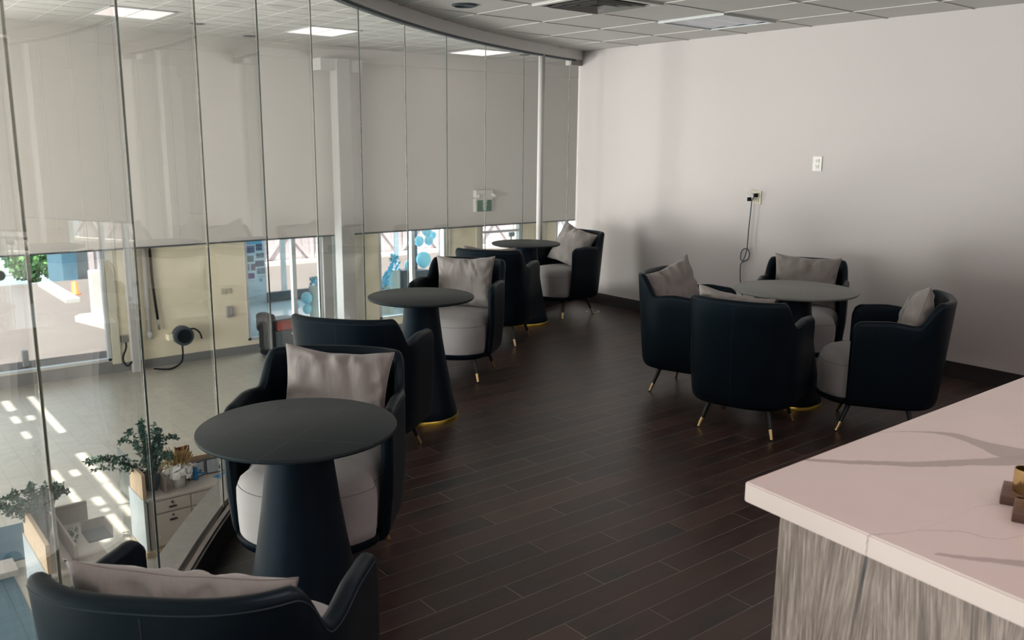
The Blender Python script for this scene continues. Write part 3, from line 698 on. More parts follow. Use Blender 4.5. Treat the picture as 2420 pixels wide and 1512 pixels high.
# cream wall between the openings: (y0, y1, z sill)
OPEN = [(-9.0, 4.62, -2.93), (7.6, 9.5, -2.90), (9.75, 9.88, -2.9), (11.08, 13.1, -2.82), (14.28, 15.68, -3.2), (17.02, 19.5, -2.9)]
bm = bmesh.new(); y = YA0
for a, b, zs in OPEN:
    box(bm, XO-.2, XO, y, a, ZL, -.5); y = b
    if zs > ZL+.01: box(bm, XO-.2, XO, a, b, ZL, zs)
box(bm, XO-.2, XO, y, YA1, ZL, -.5); struct('wall_outer', bm, 'cream')
bm = bmesh.new(); y = YA0
for a, b in [(YA0, 9.5), (9.72, 14.2), (15.75, YA1)]: box(bm, XO, XO+.015, a, b, ZL, ZL+.19)
box(bm, XO, XO+.02, -9, 4.62, ZL, -2.95); struct('baseboard_outer', bm, 'gtile')
def storefront(name, y0, y1, zs, mulls, zt=-.5, xo=XO, fwid=.06, sill=True, trans=None, g='storeglass', glass=True):
    bm = bmesh.new()
    if glass: box(bm, xo-.012, xo-.004, y0+.02, y1-.02, zs+.02, zt)
    else: box(bm, xo-.012, xo-.004, y0+.02, y0+.03, zs+.02, zt)
    w_ = struct(name, bm, g)
    bm = bmesh.new()
    for y in (y0+fwid/2, y1-fwid/2): box(bm, xo-.09, xo+.03, y-fwid/2, y+fwid/2, zs, zt)
    box(bm, xo-.09, xo+.03, y0, y1, zs, zs+.05)
    if trans: box(bm, xo-.06, xo+.02, y0, y1, trans-.03, trans+.03)
    link('window_frame', bm, 'alum', w_)
    for y in mulls:
        bm = bmesh.new(); box(bm, xo-.09, xo+.03, y-.05, y+.05, zs, zt); link('mullion', bm, 'alum', w_)
    return w_
storefront('window_21', -9.0, 4.62, -2.93, [-6.2, -3.5, -.8, 1.6])
storefront('window_22', 7.6, 9.5, -2.90, [8.79])
storefront('window_23', 9.75, 9.88, -2.9, [], fwid=.02)
storefront('window_24', 11.08, 13.1, -2.82, [12.09])
w_ = storefront('door_1', 14.28, 15.68, -3.2, [], trans=-.79)
bm = bmesh.new(); box(bm, XO+.02, XO+.09, 15.24, 15.42, -.95, -.83, bev=.01); box(bm, XO+.03, XO+.06, 15.30, 15.33, -1.2, -.95); link('door_closer', bm, mat('closer_teal_grey', (.22, .36, .36, 1), .5), w_)
bm = bmesh.new(); box(bm, XO+.0, XO+.05, 14.9, 14.95, -2.4, -1.9); link('door_handle', bm, 'steel', w_)
storefront('window_25', 17.02, 19.5, -2.9, [17.45, 18.3])
bm = bmesh.new(); box(bm, XO-.2, XO+.12, 9.50, 9.74, ZL, -.56); struct('column_2', bm, 'greypaint')
bm = bmesh.new()
for a, b in ((10.36, 10.66), (14.12, 14.26), (13.14, 13.24), (16.40, 16.58), (4.64, 4.80)): box(bm, XO, XO+.05, a, b, ZL+.19, -.56)
struct('trim_8', bm, mat('pilaster_paint', (.60, .57, .48, 1), .6))
# big white column with stub beam capital
t = struct('column_1', (lambda b: (box(b, -18.66, -18.32, 9.66, 9.99, ZL, 3.44), b)[1])(bmesh.new()), mat('column_white', (.40, .385, .375, 1), .6, var=.03))
bm = bmesh.new(); box(bm, -18.75, -18.35, 9.28, 9.66, 3.18, 3.44); box(bm, -18.75, -18.36, 9.99, 10.33, 3.16, 3.44); link('beam_stub', bm, 'white', t)
# lit atrium ceiling lights (2x4 ft)
lamp2 = None
for k, (x, y, lab) in enumerate([(-16.30, 4.76, 'lit rectangular ceiling light at the left, seen through the glass'), (-16.36, 8.34, 'lit rectangular ceiling light in the middle, seen through the glass left of the white column'), (-17.45, 13.04, 'lit rectangular ceiling light farthest away, seen through the glass right of the white column'), (-13.2, 4.76, 'lit rectangular ceiling light cut by the top of the picture'), (-12.6, 8.34, 'lit rectangular ceiling light over the middle of the lower hall'), (-13.2, .6, 'lit rectangular ceiling light above the reception desks'), (-16.3, -2.6, 'lit rectangular ceiling light above the storefront'), (-9.5, -2.6, 'lit rectangular ceiling light above the dark tiles'), (-12.6, 13.04, 'lit rectangular ceiling light beyond the white wall')]):
    if lamp2 is None:
        lamp2 = empty('atrium_ceiling_light'); bm = bmesh.new()
        for a in (-1, 1): box(bm, -.62, .62, a*.525-.015, a*.525+.015, -.02, -.002); box(bm, a*.605-.015, a*.605+.015, -.54, .54, -.02, -.002)
        link('frame', bm, 'alum', lamp2)
        for a in (-1, 1): boxobj('diffuser', 'lampon', (-.585, .585, a*.255-.245, a*.255+.245, -.014, -.006), lamp2)
        boxobj('divider', 'alum', (-.585, .585, -.01, .01, -.018, -.006), lamp2); o = lamp2
    else: o = copy_tree(lamp2)
    o.location = (x, y, ZA-.002); tag(o, lab, 'ceiling light', 'lit atrium ceiling lights')
for k, (x, y, lab) in enumerate([(-15.4, 3.3, 'flat dark round speaker in the far ceiling left of the lit lights'), (-17.0, 6.1, 'flat dark round speaker in the far ceiling between two lit lights'), (-17.2, 14.2, 'flat dark round speaker in the far ceiling near the pole'), (-18.2, 7.6, 'flat dark round speaker close to the far bulkhead')]):
    o = ring_detector((x, y, ZA-.002), lab, 1.6)

# exit sign with emergency heads
t = empty('exit_sign', (XO+.2, 14.18, .05)); tag(t, 'green running man exit sign under a white emergency light unit', 'exit sign')
boxobj('sign_box', 'whiteplastic', (0, .10, -.30, .28, -.25, .14), t, .01)
boxobj('battery_unit', 'whiteplastic', (0, .13, -.30, .28, .10, .33), t, .01)
boxobj('green_panel', 'green', (.10, .106, -.235, .25, -.235, .065), t)
bm = bmesh.new()   # doorway pane and running figure, white on green
box(bm, .106, .109, -.045, .085, -.20, .06); link('doorway_pane', bm, 'whiteplastic', t)
bm = bmesh.new()
def limb(pts, r):
    tube(bm, [(.1105, a, b) for a, b in pts], r, 6)
limb([(.02, .01), (.035, -.07)], .018); limb([(.035, -.07), (.005, -.12), (-.035, -.17)], .010); limb([(.035, -.07), (.075, -.11), (.065, -.185)], .010); limb([(.02, .0), (-.02, -.03), (-.035, -.07)], .007); limb([(.025, .0), (.06, -.02), (.09, -.005)], .007)
bmesh.ops.create_icosphere(bm, subdivisions=2, radius=.017, matrix=Matrix.Translation((.111, .02, .038)))
link('running_figure', bm, 'green', t)
for s_ in (-1, 1):
    bm = bmesh.new(); tube(bm, [(.10, s_*.20+.03, .22), (.15, s_*.24+.03, .20), (.19, s_*.29+.03, .15)], .025, 14, r1=.05); link('lamp_head', bm, 'whiteplastic', t, True)

# services on the cream wall
bm = bmesh.new(); box(bm, -18.98, -18.84, 4.97, 5.14, ZL, -.57, bev=.01); t = link('white_post', bm, 'white'); tag(t, 'white square post standing in front of the cream wall by the big window', 'post')
t = empty('drain_pipe', (XO+.08, 5.40, 0)); tag(t, 'thick white vertical pipe on the cream wall', 'pipe')
bm = bmesh.new(); lathe(bm, [(.055, -2.55), (.055, -.55)], 20); link('pipe', bm, 'white', t, True)
bm = bmesh.new(); lathe(bm, [(.07, -2.55), (.07, -2.4)], 20); link('coupling', bm, 'white', t, True)
t = empty('air_hose', (XO+.08, 5.56, 0)); tag(t, 'black hose hanging down beside the white pipe', 'hose')
bm = bmesh.new(); tube(bm, smoothpath([(0, -.03, -.5), (0, -.02, -1.3), (.01, .03, -2.15)], 6), .028, 10); link('hose', bm, 'rubber', t, True)
bm = bmesh.new(); tube(bm, [(.01, .03, -2.15), (.01, .05, -2.38)], .02, 10, r1=.03); link('nozzle', bm, 'steel', t, True)
t = empty('hose_reel', (XO+.28, 6.02, -2.52)); tag(t, 'black hose reel on the cream wall with its hose hanging to the floor', 'hose reel')
bm = bmesh.new(); tube(bm, [(-.06, 0, 0), (.14, 0, 0)], .21, 28); o = link('drum', bm, 'darkgrey', t); autosmooth(o)
bm = bmesh.new(); tube(bm, [(.14, 0, 0), (.17, 0, 0)], .15, 28); link('cover', bm, 'rubber', t)
bm = bmesh.new(); box(bm, -.18, .02, -.30, .06, -.09, .05, bev=.01); link('bracket', bm, 'cream', t)
bm = bmesh.new(); tube(bm, smoothpath([(.05, .12, .12), (.05, .25, .12), (.05, .36, .02), (.05, .40, -.12)], 5), .018, 8); link('hose_end', bm, 'rubber', t, True)
bm = bmesh.new(); tube(bm, smoothpath([(.05, -.03, -.2), (.05, -.03, -.42), (.1, -.10, -.58), (.2, -.35, -.655), (.2, -.7, -.60)], 6), .02, 8); link('hose', bm, 'rubber', t, True)
t = empty('hose_bib', (XO+.08, 4.88, -2.55)); tag(t, 'black valve and hose coil behind the white post', 'valve')
bm = bmesh.new(); tube(bm, smoothpath([(0, 0, .1), (.05, .02, -.1), (.03, -.06, -.35), (.1, .0, -.5), (.15, .1, -.4)], 6), .02, 8); link('hose', bm, 'rubber', t, True)
bm = bmesh.new(); box(bm, -.07, .05, -.05, .05, -.02, .14, bev=.01); link('valve_body', bm, 'steel', t)
bm = bmesh.new(); box(bm, XO, XO+.03, 7.02, 7.12, -1.76, -1.64, bev=.005); box(bm, XO, XO+.03, 7.15, 7.25, -1.76, -1.64, bev=.005); o = link('wall_switch', bm, 'beigeplastic'); tag(o, 'pair of beige wall plates on the cream wall left of the poster', 'switch')
bm = bmesh.new(); box(bm, XO, XO+.09, 7.10, 7.25, -2.30, -2.05, bev=.02); o = link('soap_dispenser', bm, 'greypaint'); tag(o, 'small grey box mounted on the cream wall below the switch plates', 'dispenser')
# floor scrubber
t = empty('floor_scrubber', (-18.5, 8.08, ZL), .10); tag(t, 'black and red floor scrubbing machine parked by the cream wall', 'floor scrubber')
bm = bmesh.new(); box(bm, -.26, .26, -.22, .62, .16, .62, bev=.06); link('tank', bm, 'darkgrey', t)
bm = bmesh.new()
vs = [(-.25, -.16, .60), (.25, -.16, .60), (.25, .55, .60), (-.25, .55, .60), (-.2, -.14, .84), (.2, -.14, .84), (.2, .30, .84), (-.2, .30, .84)]
vs = [bm.verts.new(v) for v in vs]
for f in ((0, 3, 2, 1), (4, 5, 6, 7), (0, 1, 5, 4), (1, 2, 6, 5), (2, 3, 7, 6), (3, 0, 4, 7)): bm.faces.new([vs[i] for i in f])
bmesh.ops.bevel(bm, geom=bm.edges[:], offset=.03, segments=2, affect='EDGES'); link('red_lid', bm, 'red', t)
bm = bmesh.new(); box(bm, -.2, .2, -.18, .34, .84, .87, bev=.01); link('top_tray', bm, 'darkgrey', t)
bm = bmesh.new(); box(bm, -.24, .24, -.46, -.16, .58, 1.02, Matrix.Translation((0, 0, 0)), bev=.09); link('control_head', bm, 'rubber', t)
bm = bmesh.new(); box(bm, -.25, .25, -.38, -.2, .16, .66, bev=.05); link('rear_housing', bm, 'rubber', t)
bm = bmesh.new(); tube(bm, smoothpath([(.15, -.40, .72), (.18, -.46, .5), (.18, -.44, .28), (.16, -.34, .2)], 6), .025, 8); link('drain_hose', bm, 'rubber', t, True)
bm = bmesh.new(); tube(bm, smoothpath([(.27, -.4, .08), (.33, -.1, .05), (.33, .2, .05), (.27, .4, .08)], 5), .03, 8); link('squeegee', bm, 'rubber', t, True)
bm = bmesh.new(); box(bm, .262, .27, .18, .30, .50, .55); link('badge', bm, 'whiteplastic', t)
for s_ in (-1, 1):
    for yy_ in (-.25, .40):
        bm = bmesh.new(); tube(bm, [(s_*.2, yy_, .09), (s_*.26, yy_, .09)], .09, 20); link('wheel', bm, 'rubber', t)
bm = bmesh.new()
for yy_ in (-.18, -.05, .1): box(bm, .30, .345, yy_-.03, yy_+.03, .02, .06)
link('bumper_guard', bm, 'orange', t)

# ------------------------------------------------------------------ vestibule behind the storefront and the outdoors
bm = bmesh.new(); box(bm, -25.1, XO-.2, 6.9, 21, ZL-.1, ZL+.002); struct('floor_vestibule', bm, 'vestfloor')
bm = bmesh.new(); box(bm, -25.2, XO-.2, 6.8, 21, -.15, 0); struct('ceiling_vestibule', bm, 'white')
bm = bmesh.new(); box(bm, -25.2, XO-.2, 6.75, 6.95, ZL, -.1); struct('wall_vestibule', bm, 'white')
bm = bmesh.new(); box(bm, -25.1, -25.0, 9.3, 10.60, ZL, -.1); struct('wall_poster', bm, mat('pale_blue_wall', (.50, .60, .66, 1), .5))
bm = bmesh.new(); box(bm, -25.1, -24.95, 10.6, 21, ZL, -2.90); struct('wall_knee', bm, 'darkgrey')
bm = bmesh.new()
for yy_ in (11.18, 13.9, 15.2, 17.0, 18.5): box(bm, -25.08, -24.98, yy_-.07, yy_+.07, -2.9, -.1)
struct('trim_9', bm, 'alum')
t = empty('photo_poster', (-24.98, 10.25, -2.2)); tag(t, 'tall pale poster with rows of small photographs behind the second window', 'poster')
boxobj('sheet', mat('poster_sheet', (.55, .66, .74, 1), .5), (-.01, .0, -.34, .33, -.75, 1.0), t)
boxobj('blue_header', mat('poster_header', (.12, .38, .60, 1), .5), (0, .004, -.33, .25, .80, .90), t)
rnd = random.Random(4)
for (a, b, c_, d) in [(-.28, .02, .55, .76), (.06, .26, .60, .80), (.06, .30, .38, .52), (-.29, -.02, .28, .46), (.02, .30, .12, .30), (-.30, -.16, .02, .22), (-.12, .02, .02, .22), (.06, .32, -.10, .08), (-.26, -.02, -.22, -.06)]:
    boxobj('photo', mat('photo_print', (rnd.uniform(.06, .2), rnd.uniform(.10, .26), rnd.uniform(.14, .3), 1), .4, var=.9, scale=9), (.0, .006, a, b, c_, d), t)
for (a, b, c_, d) in [(.10, .30, -.20, -.18), (.12, .22, -.34, -.24), (-.10, .20, -.62, -.61), (-.2, -.05, -.3, -.29)]:
    boxobj('text_line', mat('poster_ink', (.25, .33, .38, 1), .5), (.0, .005, a, b, c_, d), t)
# fluted pedestals, flowers and balloons of the party display
def fluted(x, y, z0, h, r, label, m='whitecol'):
    bm = bmesh.new(); n = 96; rings = []
    for z in (0, h):
        rings.append([bm.verts.new(((r*(1-.05*(1+math.cos(24*2*PI*i/n))))*math.cos(2*PI*i/n), (r*(1-.05*(1+math.cos(24*2*PI*i/n))))*math.sin(2*PI*i/n), z)) for i in range(n)])
    for i in range(n): bm.faces.new((rings[0][i], rings[0][(i+1) % n], rings[1][(i+1) % n], rings[1][i]))
    bm.faces.new(rings[1]); bm.faces.new(list(reversed(rings[0])))
    o = link('fluted_pedestal', bm, 'whitecol', None, False, (x, y, z0)); return tag(o, label, 'pedestal', 'white fluted pedestals')
MT['whitecol'] = mat('pedestal_paper', (.50, .53, .50, 1), .6)
def bouquet(x, y, z, r, label, m1='palebluefab', m2='treeleaf', name='flower_arrangement', seed=1, hh=1.0):
    t = empty(name, (x, y, z)); tag(t, label, 'flowers'); rnd = random.Random(seed)
    bm = bmesh.new()
    for _ in range(46):
        a = rnd.uniform(0, 2*PI); q = rnd.uniform(0, 1)**.5*r; zz = rnd.uniform(0, 2*r*hh)
        bmesh.ops.create_icosphere(bm, subdivisions=1, radius=rnd.uniform(.15, .32)*r, matrix=Matrix.Translation((q*math.cos(a), q*math.sin(a), zz)))
    link('blooms', bm, m1, t)
    bm = bmesh.new()
    for _ in range(60):
        a = rnd.uniform(0, 2*PI); e = rnd.uniform(.0, 1.3); d = Vector((math.cos(a)*math.cos(e), math.sin(a)*math.cos(e), math.sin(e)))
        p = d*r*rnd.uniform(.9, 1.25)+Vector((0, 0, r*hh)); s_ = d.orthogonal().normalized()*r*.12
        bm.faces.new([bm.verts.new(p-s_), bm.verts.new(p+d*r*.2), bm.verts.new(p+s_), bm.verts.new(p-d*r*.15)])
    link('foliage', bm, m2, t); return t
XV = -22.0
fluted(XV, 10.68, ZL, .90, .125, 'white fluted pedestal behind the second window'); bouquet(XV, 10.70, ZL+.90, .12, 'blue flowers in a pot on the pedestal behind the second window')
fluted(XV, 13.28, ZL, 1.14, .165, 'tall white fluted pedestal behind the third window'); bouquet(XV, 13.30, ZL+1.14, .15, 'blue flower arrangement on the tall pedestal behind the third window', seed=2, hh=1.5)
fluted(XV+.5, 12.72, ZL, .58, .18, 'low white fluted pedestal behind the third window'); 
bm = bmesh.new()
rnd = random.Random(8)
for k in range(70):
    f = k/69; y_ = 13.12-.25*math.sin(f*2.6)+rnd.uniform(-.05, .05); z_ = -1.95-.80*f+rnd.uniform(-.05, .05)
    bmesh.ops.create_icosphere(bm, subdivisions=1, radius=rnd.uniform(.03, .065), matrix=Matrix.Translation((XV+.15+rnd.uniform(-.08, .08), y_, z_)))
o = link('flower_garland', bm, 'palebluefab'); tag(o, 'blue flower garland trailing down beside the tall pedestal', 'garland')
bouquet(XV+.5, 12.72, ZL+.58, .09, 'small green and white posy on the low pedestal', 'whitecol', 'treeleaf', seed=5)
boxobj('black_display_block', 'darkgrey', (XV-.2, XV+.15, 13.5, 13.85, ZL, -2.1)); tag(bpy.context.scene.objects['black_display_block'], 'dark display block right of the tall pedestal', 'block', 'dark display blocks')
o = boxobj('black_display_block', 'darkgrey', (XV-.4, XV, 14.02, 14.5, ZL, -2.17)); tag(o, 'dark display block under the largest balloon', 'block', 'dark display blocks')
o = boxobj('black_display_block', 'darkgrey', (XV-.5, XV-.4, 14.07, 14.35, -2.17, -.2)); tag(o, 'dark upright panel behind the balloon cluster', 'panel')
def balloon(x, y, z, r, label):
    bm = bmesh.new(); lathe(bm, [(.002, -r*1.12)]+[(r*math.sin(a)*(1-.08*math.cos(a/2)), -r*1.05*math.cos(a)) for a in [PI*k/14 for k in range(2, 14)]]+[(.002, r*1.05)], 24)
    o = link('balloon', bm, 'blueballoon', None, True, (x, y, z)); tag(o, label, 'balloon', 'blue balloons'); return o
for x, y, z, r, lab in [(XV+.05, 14.28, -1.84, .235, 'largest pale blue balloon behind the third window'), (XV, 14.16, -1.28, .15, 'pale blue balloon at the left of the upper cluster'), (XV+.1, 14.44, -1.27, .14, 'pale blue balloon at the front of the upper cluster'), (XV, 14.44, -1.0, .15, 'pale blue balloon at the top of the upper cluster'), (XV-.1, 14.70, -1.14, .12, 'pale blue balloon at the right of the upper cluster'), (XV+.1, 13.76, -1.97, .17, 'pale blue balloon between the tall pedestal and the mullion'), (XV+.1, 13.84, -1.3, .11, 'small pale blue balloon just left of the mullion'), (XV+.1, 10.42, -2.60, .16, 'upper pale blue balloon beside the pedestal behind the second window'), (XV+.15, 10.40, -2.90, .13, 'lower pale blue balloon beside the pedestal behind the second window'), (XV, 10.12, -2.78, .13, 'left pale blue balloon beside the pedestal behind the second window')]:
    balloon(x, y, z, r, lab)
# outdoors
bm = bmesh.new(); box(bm, -33.2, XO-.2, -30, 45, ZL-.15, ZL-.02); struct('ground_1', bm, 'concrete')
bm = bmesh.new(); q = [(-33.2, -60, ZL-.05), (-33.2, 80, ZL-.05), (-90, 80, ZL-8.0), (-90, -60, ZL-8.0)]; bm.faces.new([bm.verts.new(v) for v in q]); struct('ground_2', bm, 'asphalt')
bm = bmesh.new(); box(bm, -20.6, XO-.2, -12, 21, -.3, -.12); struct('trim_10', bm, 'white')
t = empty('wooden_fence', (-33.0, 0, ZL-.02)); tag(t, 'weathered grey board fence with diagonal braces across the yard', 'fence')
bm = bmesh.new()
for k in range(90): y_ = 7.5+k*.3; box(bm, -.03, .0, y_, y_+.285, 0, 3.4)
link('boards', bm, 'fence', t)
for k in range(13):
    y_ = 7.6+k*2.1; bm = bmesh.new(); box(bm, 0, .1, y_-.06, y_+.06, 0, 3.4); link('post', bm, 'fence', t)
    for s_ in (-1, 1):
        L_ = math.hypot(2.0, 2.4); bm = bmesh.new(); a = math.atan2(2.4, 2.0)*s_
        box(bm, .0, .06, -L_/2, L_/2, -.06, .06, Matrix.Translation((0, y_+1.05, 1.3)) @ Matrix.Rotation(a, 4, 'X')); link('brace', bm, 'fence', t)
o = boxobj('concrete_kerb', mat('kerb_concrete', (.62, .56, .53, 1), .8), (-32.85, -32.5, 10, 40, ZL-.02, ZL+.12)); tag(o, 'pale concrete kerb along the foot of the board fence', 'kerb')
o = empty('sign_post', (-25.2, 5.86, ZL-.02)); tag(o, 'white square post with a short arm on a sloped white base in the yard', 'post')
bm = bmesh.new(); box(bm, -.15, .15, -.15, .15, .1, 1.38, bev=.03); link('post', bm, 'white', o)
bm = bmesh.new(); box(bm, -.1, .1, .1, .42, .95, 1.17, bev=.04); link('arm', bm, 'white', o)
bm = bmesh.new(); extrude_poly(bm, [(-.5, -.35), (-.2, -.55), (2.2, .05), (2.0, .32), (-.5, .32)], 0, .14); link('base', bm, 'white', o)
o = boxobj('shipping_container', 'container', (-36.5, -34, 6.86, 7.34, ZL-.4, 1.6)); tag(o, 'dark blue container standing beyond the yard', 'container')
bm = bmesh.new(); extrude_poly(bm, [(-36, 7.76), (-36, 8.3), (-38, 8.9), (-38, 8.1)], ZL-.5, 1.2); o = link('white_shed', bm, 'white'); tag(o, 'white shed between the container and the board fence', 'shed')
bm = bmesh.new(); lathe(bm, [(.17, 0), (.17, .03), (.11, .04), (.09, .4), (.03, .42)], 20); o = link('traffic_cone', bm, 'orange', None, True, (-30.0, 6.35, ZL-.02)); tag(o, 'orange traffic cone in front of the container', 'cone')
o = boxobj('white_barrier', 'white', (-32.5, -28.5, 5.75, 6.15, ZL-.02, ZL+.10)); o.rotation_euler = (0, 0, 0); tag(o, 'long low white kerb running across the yard to the cone', 'kerb')
o = boxobj('bollard', 'white', (-20.9, -20.78, 3.25, 3.37, ZL-.02, ZL+.35), None, .02); tag(o, 'short pale bollard just outside the big window', 'bollard')
def car(x, y, z, rz, m, label):
    t = empty('parked_car', (x, y, z), rz); tag(t, label, 'car')
    prof = [(-2.1, .25), (-2.1, .72), (-1.9, .82), (-1.3, .86), (-.75, 1.36), (.9, 1.38), (1.5, .92), (2.1, .82), (2.15, .3)]
    bm = bmesh.new(); a = [bm.verts.new((px_, -.85, pz)) for px_, pz in prof]; b = [bm.verts.new((px_, .85, pz)) for px_, pz in prof]; n = len(prof)
    bm.faces.new(a); bm.faces.new(list(reversed(b)))
    for i in range(n): bm.faces.new((a[i], b[i], b[(i+1) % n], a[(i+1) % n]))
    bmesh.ops.bevel(bm, geom=bm.edges[:], offset=.06, segments=2, affect='EDGES'); link('body', bm, m, t)
    bm = bmesh.new(); box(bm, -.8, .95, -.865, .865, .92, 1.26, bev=.05); link('side_windows', bm, 'carglass', t)
    for wx in (-1.35, 1.35):
        for s_ in (-1, 1):
            bm = bmesh.new(); tube(bm, [(wx, s_*.72, .32), (wx, s_*.88, .32)], .32, 22); link('wheel', bm, 'rubber', t)
    return t
car(-62, 10.3, -7.0, 1.4, 'white', 'white car parked far off in front of the trees')
car(-68, 14.0, -7.6, 0.2, 'bluecar', 'pale blue car parked beside the dark blue container')
def tree(x, y, z, h, r, label, seed):
    t = empty('street_tree', (x, y, z)); tag(t, label, 'tree', 'trees beyond the yard'); rnd = random.Random(seed)
    bm = bmesh.new(); tube(bm, [(0, 0, 0), (.1, 0, h*.4), (0, .1, h*.7)], .2, 8, r1=.08); link('trunk', bm, mat('bark', (.09, .06, .04, 1), .9), t)
    bm = bmesh.new()
    for _ in range(1500):
        d = Vector((rnd.gauss(0, 1), rnd.gauss(0, 1), rnd.gauss(0, 1))).normalized(); p = d*r*rnd.uniform(.3, 1)+Vector((0, 0, h*.62)); n = Vector((rnd.gauss(0, 1), rnd.gauss(0, 1), rnd.gauss(0, 1))).normalized()
        a = n.orthogonal().normalized()*.16; b = n.cross(a)
        bm.faces.new([bm.verts.new(p-a), bm.verts.new(p-b*.6), bm.verts.new(p+a), bm.verts.new(p+b*.6)])
    link('foliage', bm, 'treeleaf', t)
for k, (x, y, h, r) in enumerate([(-50, 5.0, 5.6, 2.2), (-57, 10.2, 5.6, 2.2), (-58, 3.0, 6.5, 2.6), (-44, 7.6, 4.0, 1.2)]):
    tree(x, y, -6.0, h, r, ['broad tree at the left beyond the yard', 'tree behind the parked cars', 'tree farthest left beyond the yard', 'low bushy tree in front of the parked cars'][k], k)
bm = bmesh.new(); box(bm, -90, -89, -60, 80, -12, 4); struct('wall_far_buildings', bm, mat('far_building', (.45, .52, .56, 1), .8, var=.4, scale=.15))

# ------------------------------------------------------------------ reception desks on the lower floor
ZD = -2.5
def desk(x0, x1, y0, y1, drawers, label, panel):
    """x1 side faces the staff (drawers); oak riser along x0 and along the y0 end"""
    t = empty('reception_desk', ((x0+x1)/2, (y0+y1)/2, ZL)); tag(t, label, 'desk'); ox, oy = (x0+x1)/2, (y0+y1)/2
    def part(name, m, b, par=None, bev=0):
        return boxobj(name, m, (b[0]-ox, b[1]-ox, b[2]-oy, b[3]-oy, b[4]-ZL, b[5]-ZL), par or t, bev)
    part('cabinet', 'deskbody', (x0+.04, x1-.02, y0+.04, y1, ZL+.06, ZD-.03)); part('plinth', 'oak', (x0+.02, x1+.03, y0-.03, y1, ZL, ZL+.07))
    part('worktop', 'desktop', (x0, x1, y0, y1, ZD-.03, ZD), None, .004)
    part('end_panel', 'endpanel', (x0, x1, y0-.015, y0+.02, ZL+.07, ZD)); part('guest_panel', 'endpanel', (x0-.03, x0, y0-.015, y1, ZL+.07, ZD))
    part('riser_back', 'oakgrey' if panel else 'oak', (x0, x0+.035, y0+.3, y1 if not panel else y0+.62, ZD, ZD+.22))
    part('riser_end', 'oak', (x0, x1-.06, y0+.0, y0+.04, ZD, ZD+.30)); part('riser_inner', 'oakgrey', (x0, x1-.10, y0+.26, y0+.285, ZD, ZD+.20)); 
    if drawers:
        n = 3; wd = .42
        for k in range(n):
            ya = y0+.10+k*(wd+.015)
            for (za, zb_) in ((ZD-.19, ZD-.045), (ZL+.10, ZD-.205)):
                d = part('drawer', 'desktop', (x1-.02, x1, ya, ya+wd, za, zb_), None, .003)
                h_ = part('cup_handle', 'black', (x1, x1+.02, ya+wd/2-.045, ya+wd/2+.045, (zb_-.10), (zb_-.08)), t, .006); h_.parent = d
                h_ = part('lock', 'black', (x1, x1+.008, ya+wd/2-.012, ya+wd/2+.012, (zb_-.05), (zb_-.026)), t, .002); h_.parent = d
    return t
MT['deskbody'] = mat('desk_laminate', (.42, .38, .35, 1), .5); MT['desktop'] = mat('desk_white', (.52, .47, .44, 1), .4, var=.04); MT['endpanel'] = mat('glossy_pale_panel', (.50, .55, .58, 1), .25, var=.03)
desk(-10.62, -10.05, 2.66, 4.4, True, 'white reception desk with drawers and an oak riser under the bouquet', False)
desk(-9.95, -8.75, 1.40, 1.97, False, 'white reception desk with an oak box rim nearest the glass', True)
def plant(x, y, z, seed, label, spread, hh, pot=.10, side=None):
    t = empty('potted_plant', (x, y, z)); tag(t, label, 'plant', 'potted plants on the reception desks'); rnd = random.Random(seed)
    bm = bmesh.new(); lathe(bm, [(pot*.65, 0), (pot*.9, .1), (pot, .22), (pot*.92, .22), (pot*.8, .14), (.001, .14)], 24, cap1=False); link('pot', bm, 'darkgrey', t, True)
    bs = bmesh.new(); bl = bmesh.new()
    for k in range(30):
        a = rnd.uniform(0, 2*PI); L_ = rnd.uniform(.55, 1.0)*hh; out = rnd.uniform(.15, 1)*spread; 
        if side and k < 6: a = side+rnd.uniform(-.25, .25); out = spread*rnd.uniform(1.2, 1.75); L_ = hh*rnd.uniform(.35, .7)
        pts = smoothpath([(0, 0, .12), (math.cos(a)*out*.3, math.sin(a)*out*.3, .12+L_*.5), (math.cos(a)*out*.75, math.sin(a)*out*.75, .12+L_*.9), (math.cos(a)*out, math.sin(a)*out, .12+L_*(.85 if out > spread*.6 else 1.1))], 6)
        tube(bs, pts, .004, 4, r1=.0015)
        for i, p in enumerate(pts[5:]):
            for _ in range(4):
                d = Vector((rnd.gauss(0, 1), rnd.gauss(0, 1), rnd.gauss(0, .7))).normalized(); q = p+d*.022; s_ = d.orthogonal().normalized()*.019
                bl.faces.new([bl.verts.new(q-d*.014), bl.verts.new(q-s_), bl.verts.new(q+d*.032), bl.verts.new(q+s_)])
    link('stems', bs, mat('stem_green', (.05, .07, .03, 1), .7), t); link('leaves', bl, 'leaf', t); return t
plant(-10.36, 2.84, ZD, 11, 'bushy green plant in a dark pot in the oak riser beside the bouquet', .40, .68, side=-1.9)
plant(-9.75, 1.54, ZD, 12, 'sprawling green plant in a dark pot in the nearer oak box', .40, .44, side=-2.2)
t = empty('wrapped_bouquet', (-10.28, 3.13, ZD)); t.scale = (1.25, 1.25, 1.15); tag(t, 'dried flower bouquet in crumpled white wrapping on the reception desk', 'bouquet')
bm = bmesh.new(); lathe(bm, [(.055, 0), (.06, .08), (.075, .16), (.06, .16), (.001, .12)], 20, cap1=False); link('vase', bm, 'paper', t, True)
rnd = random.Random(3); bm = bmesh.new()
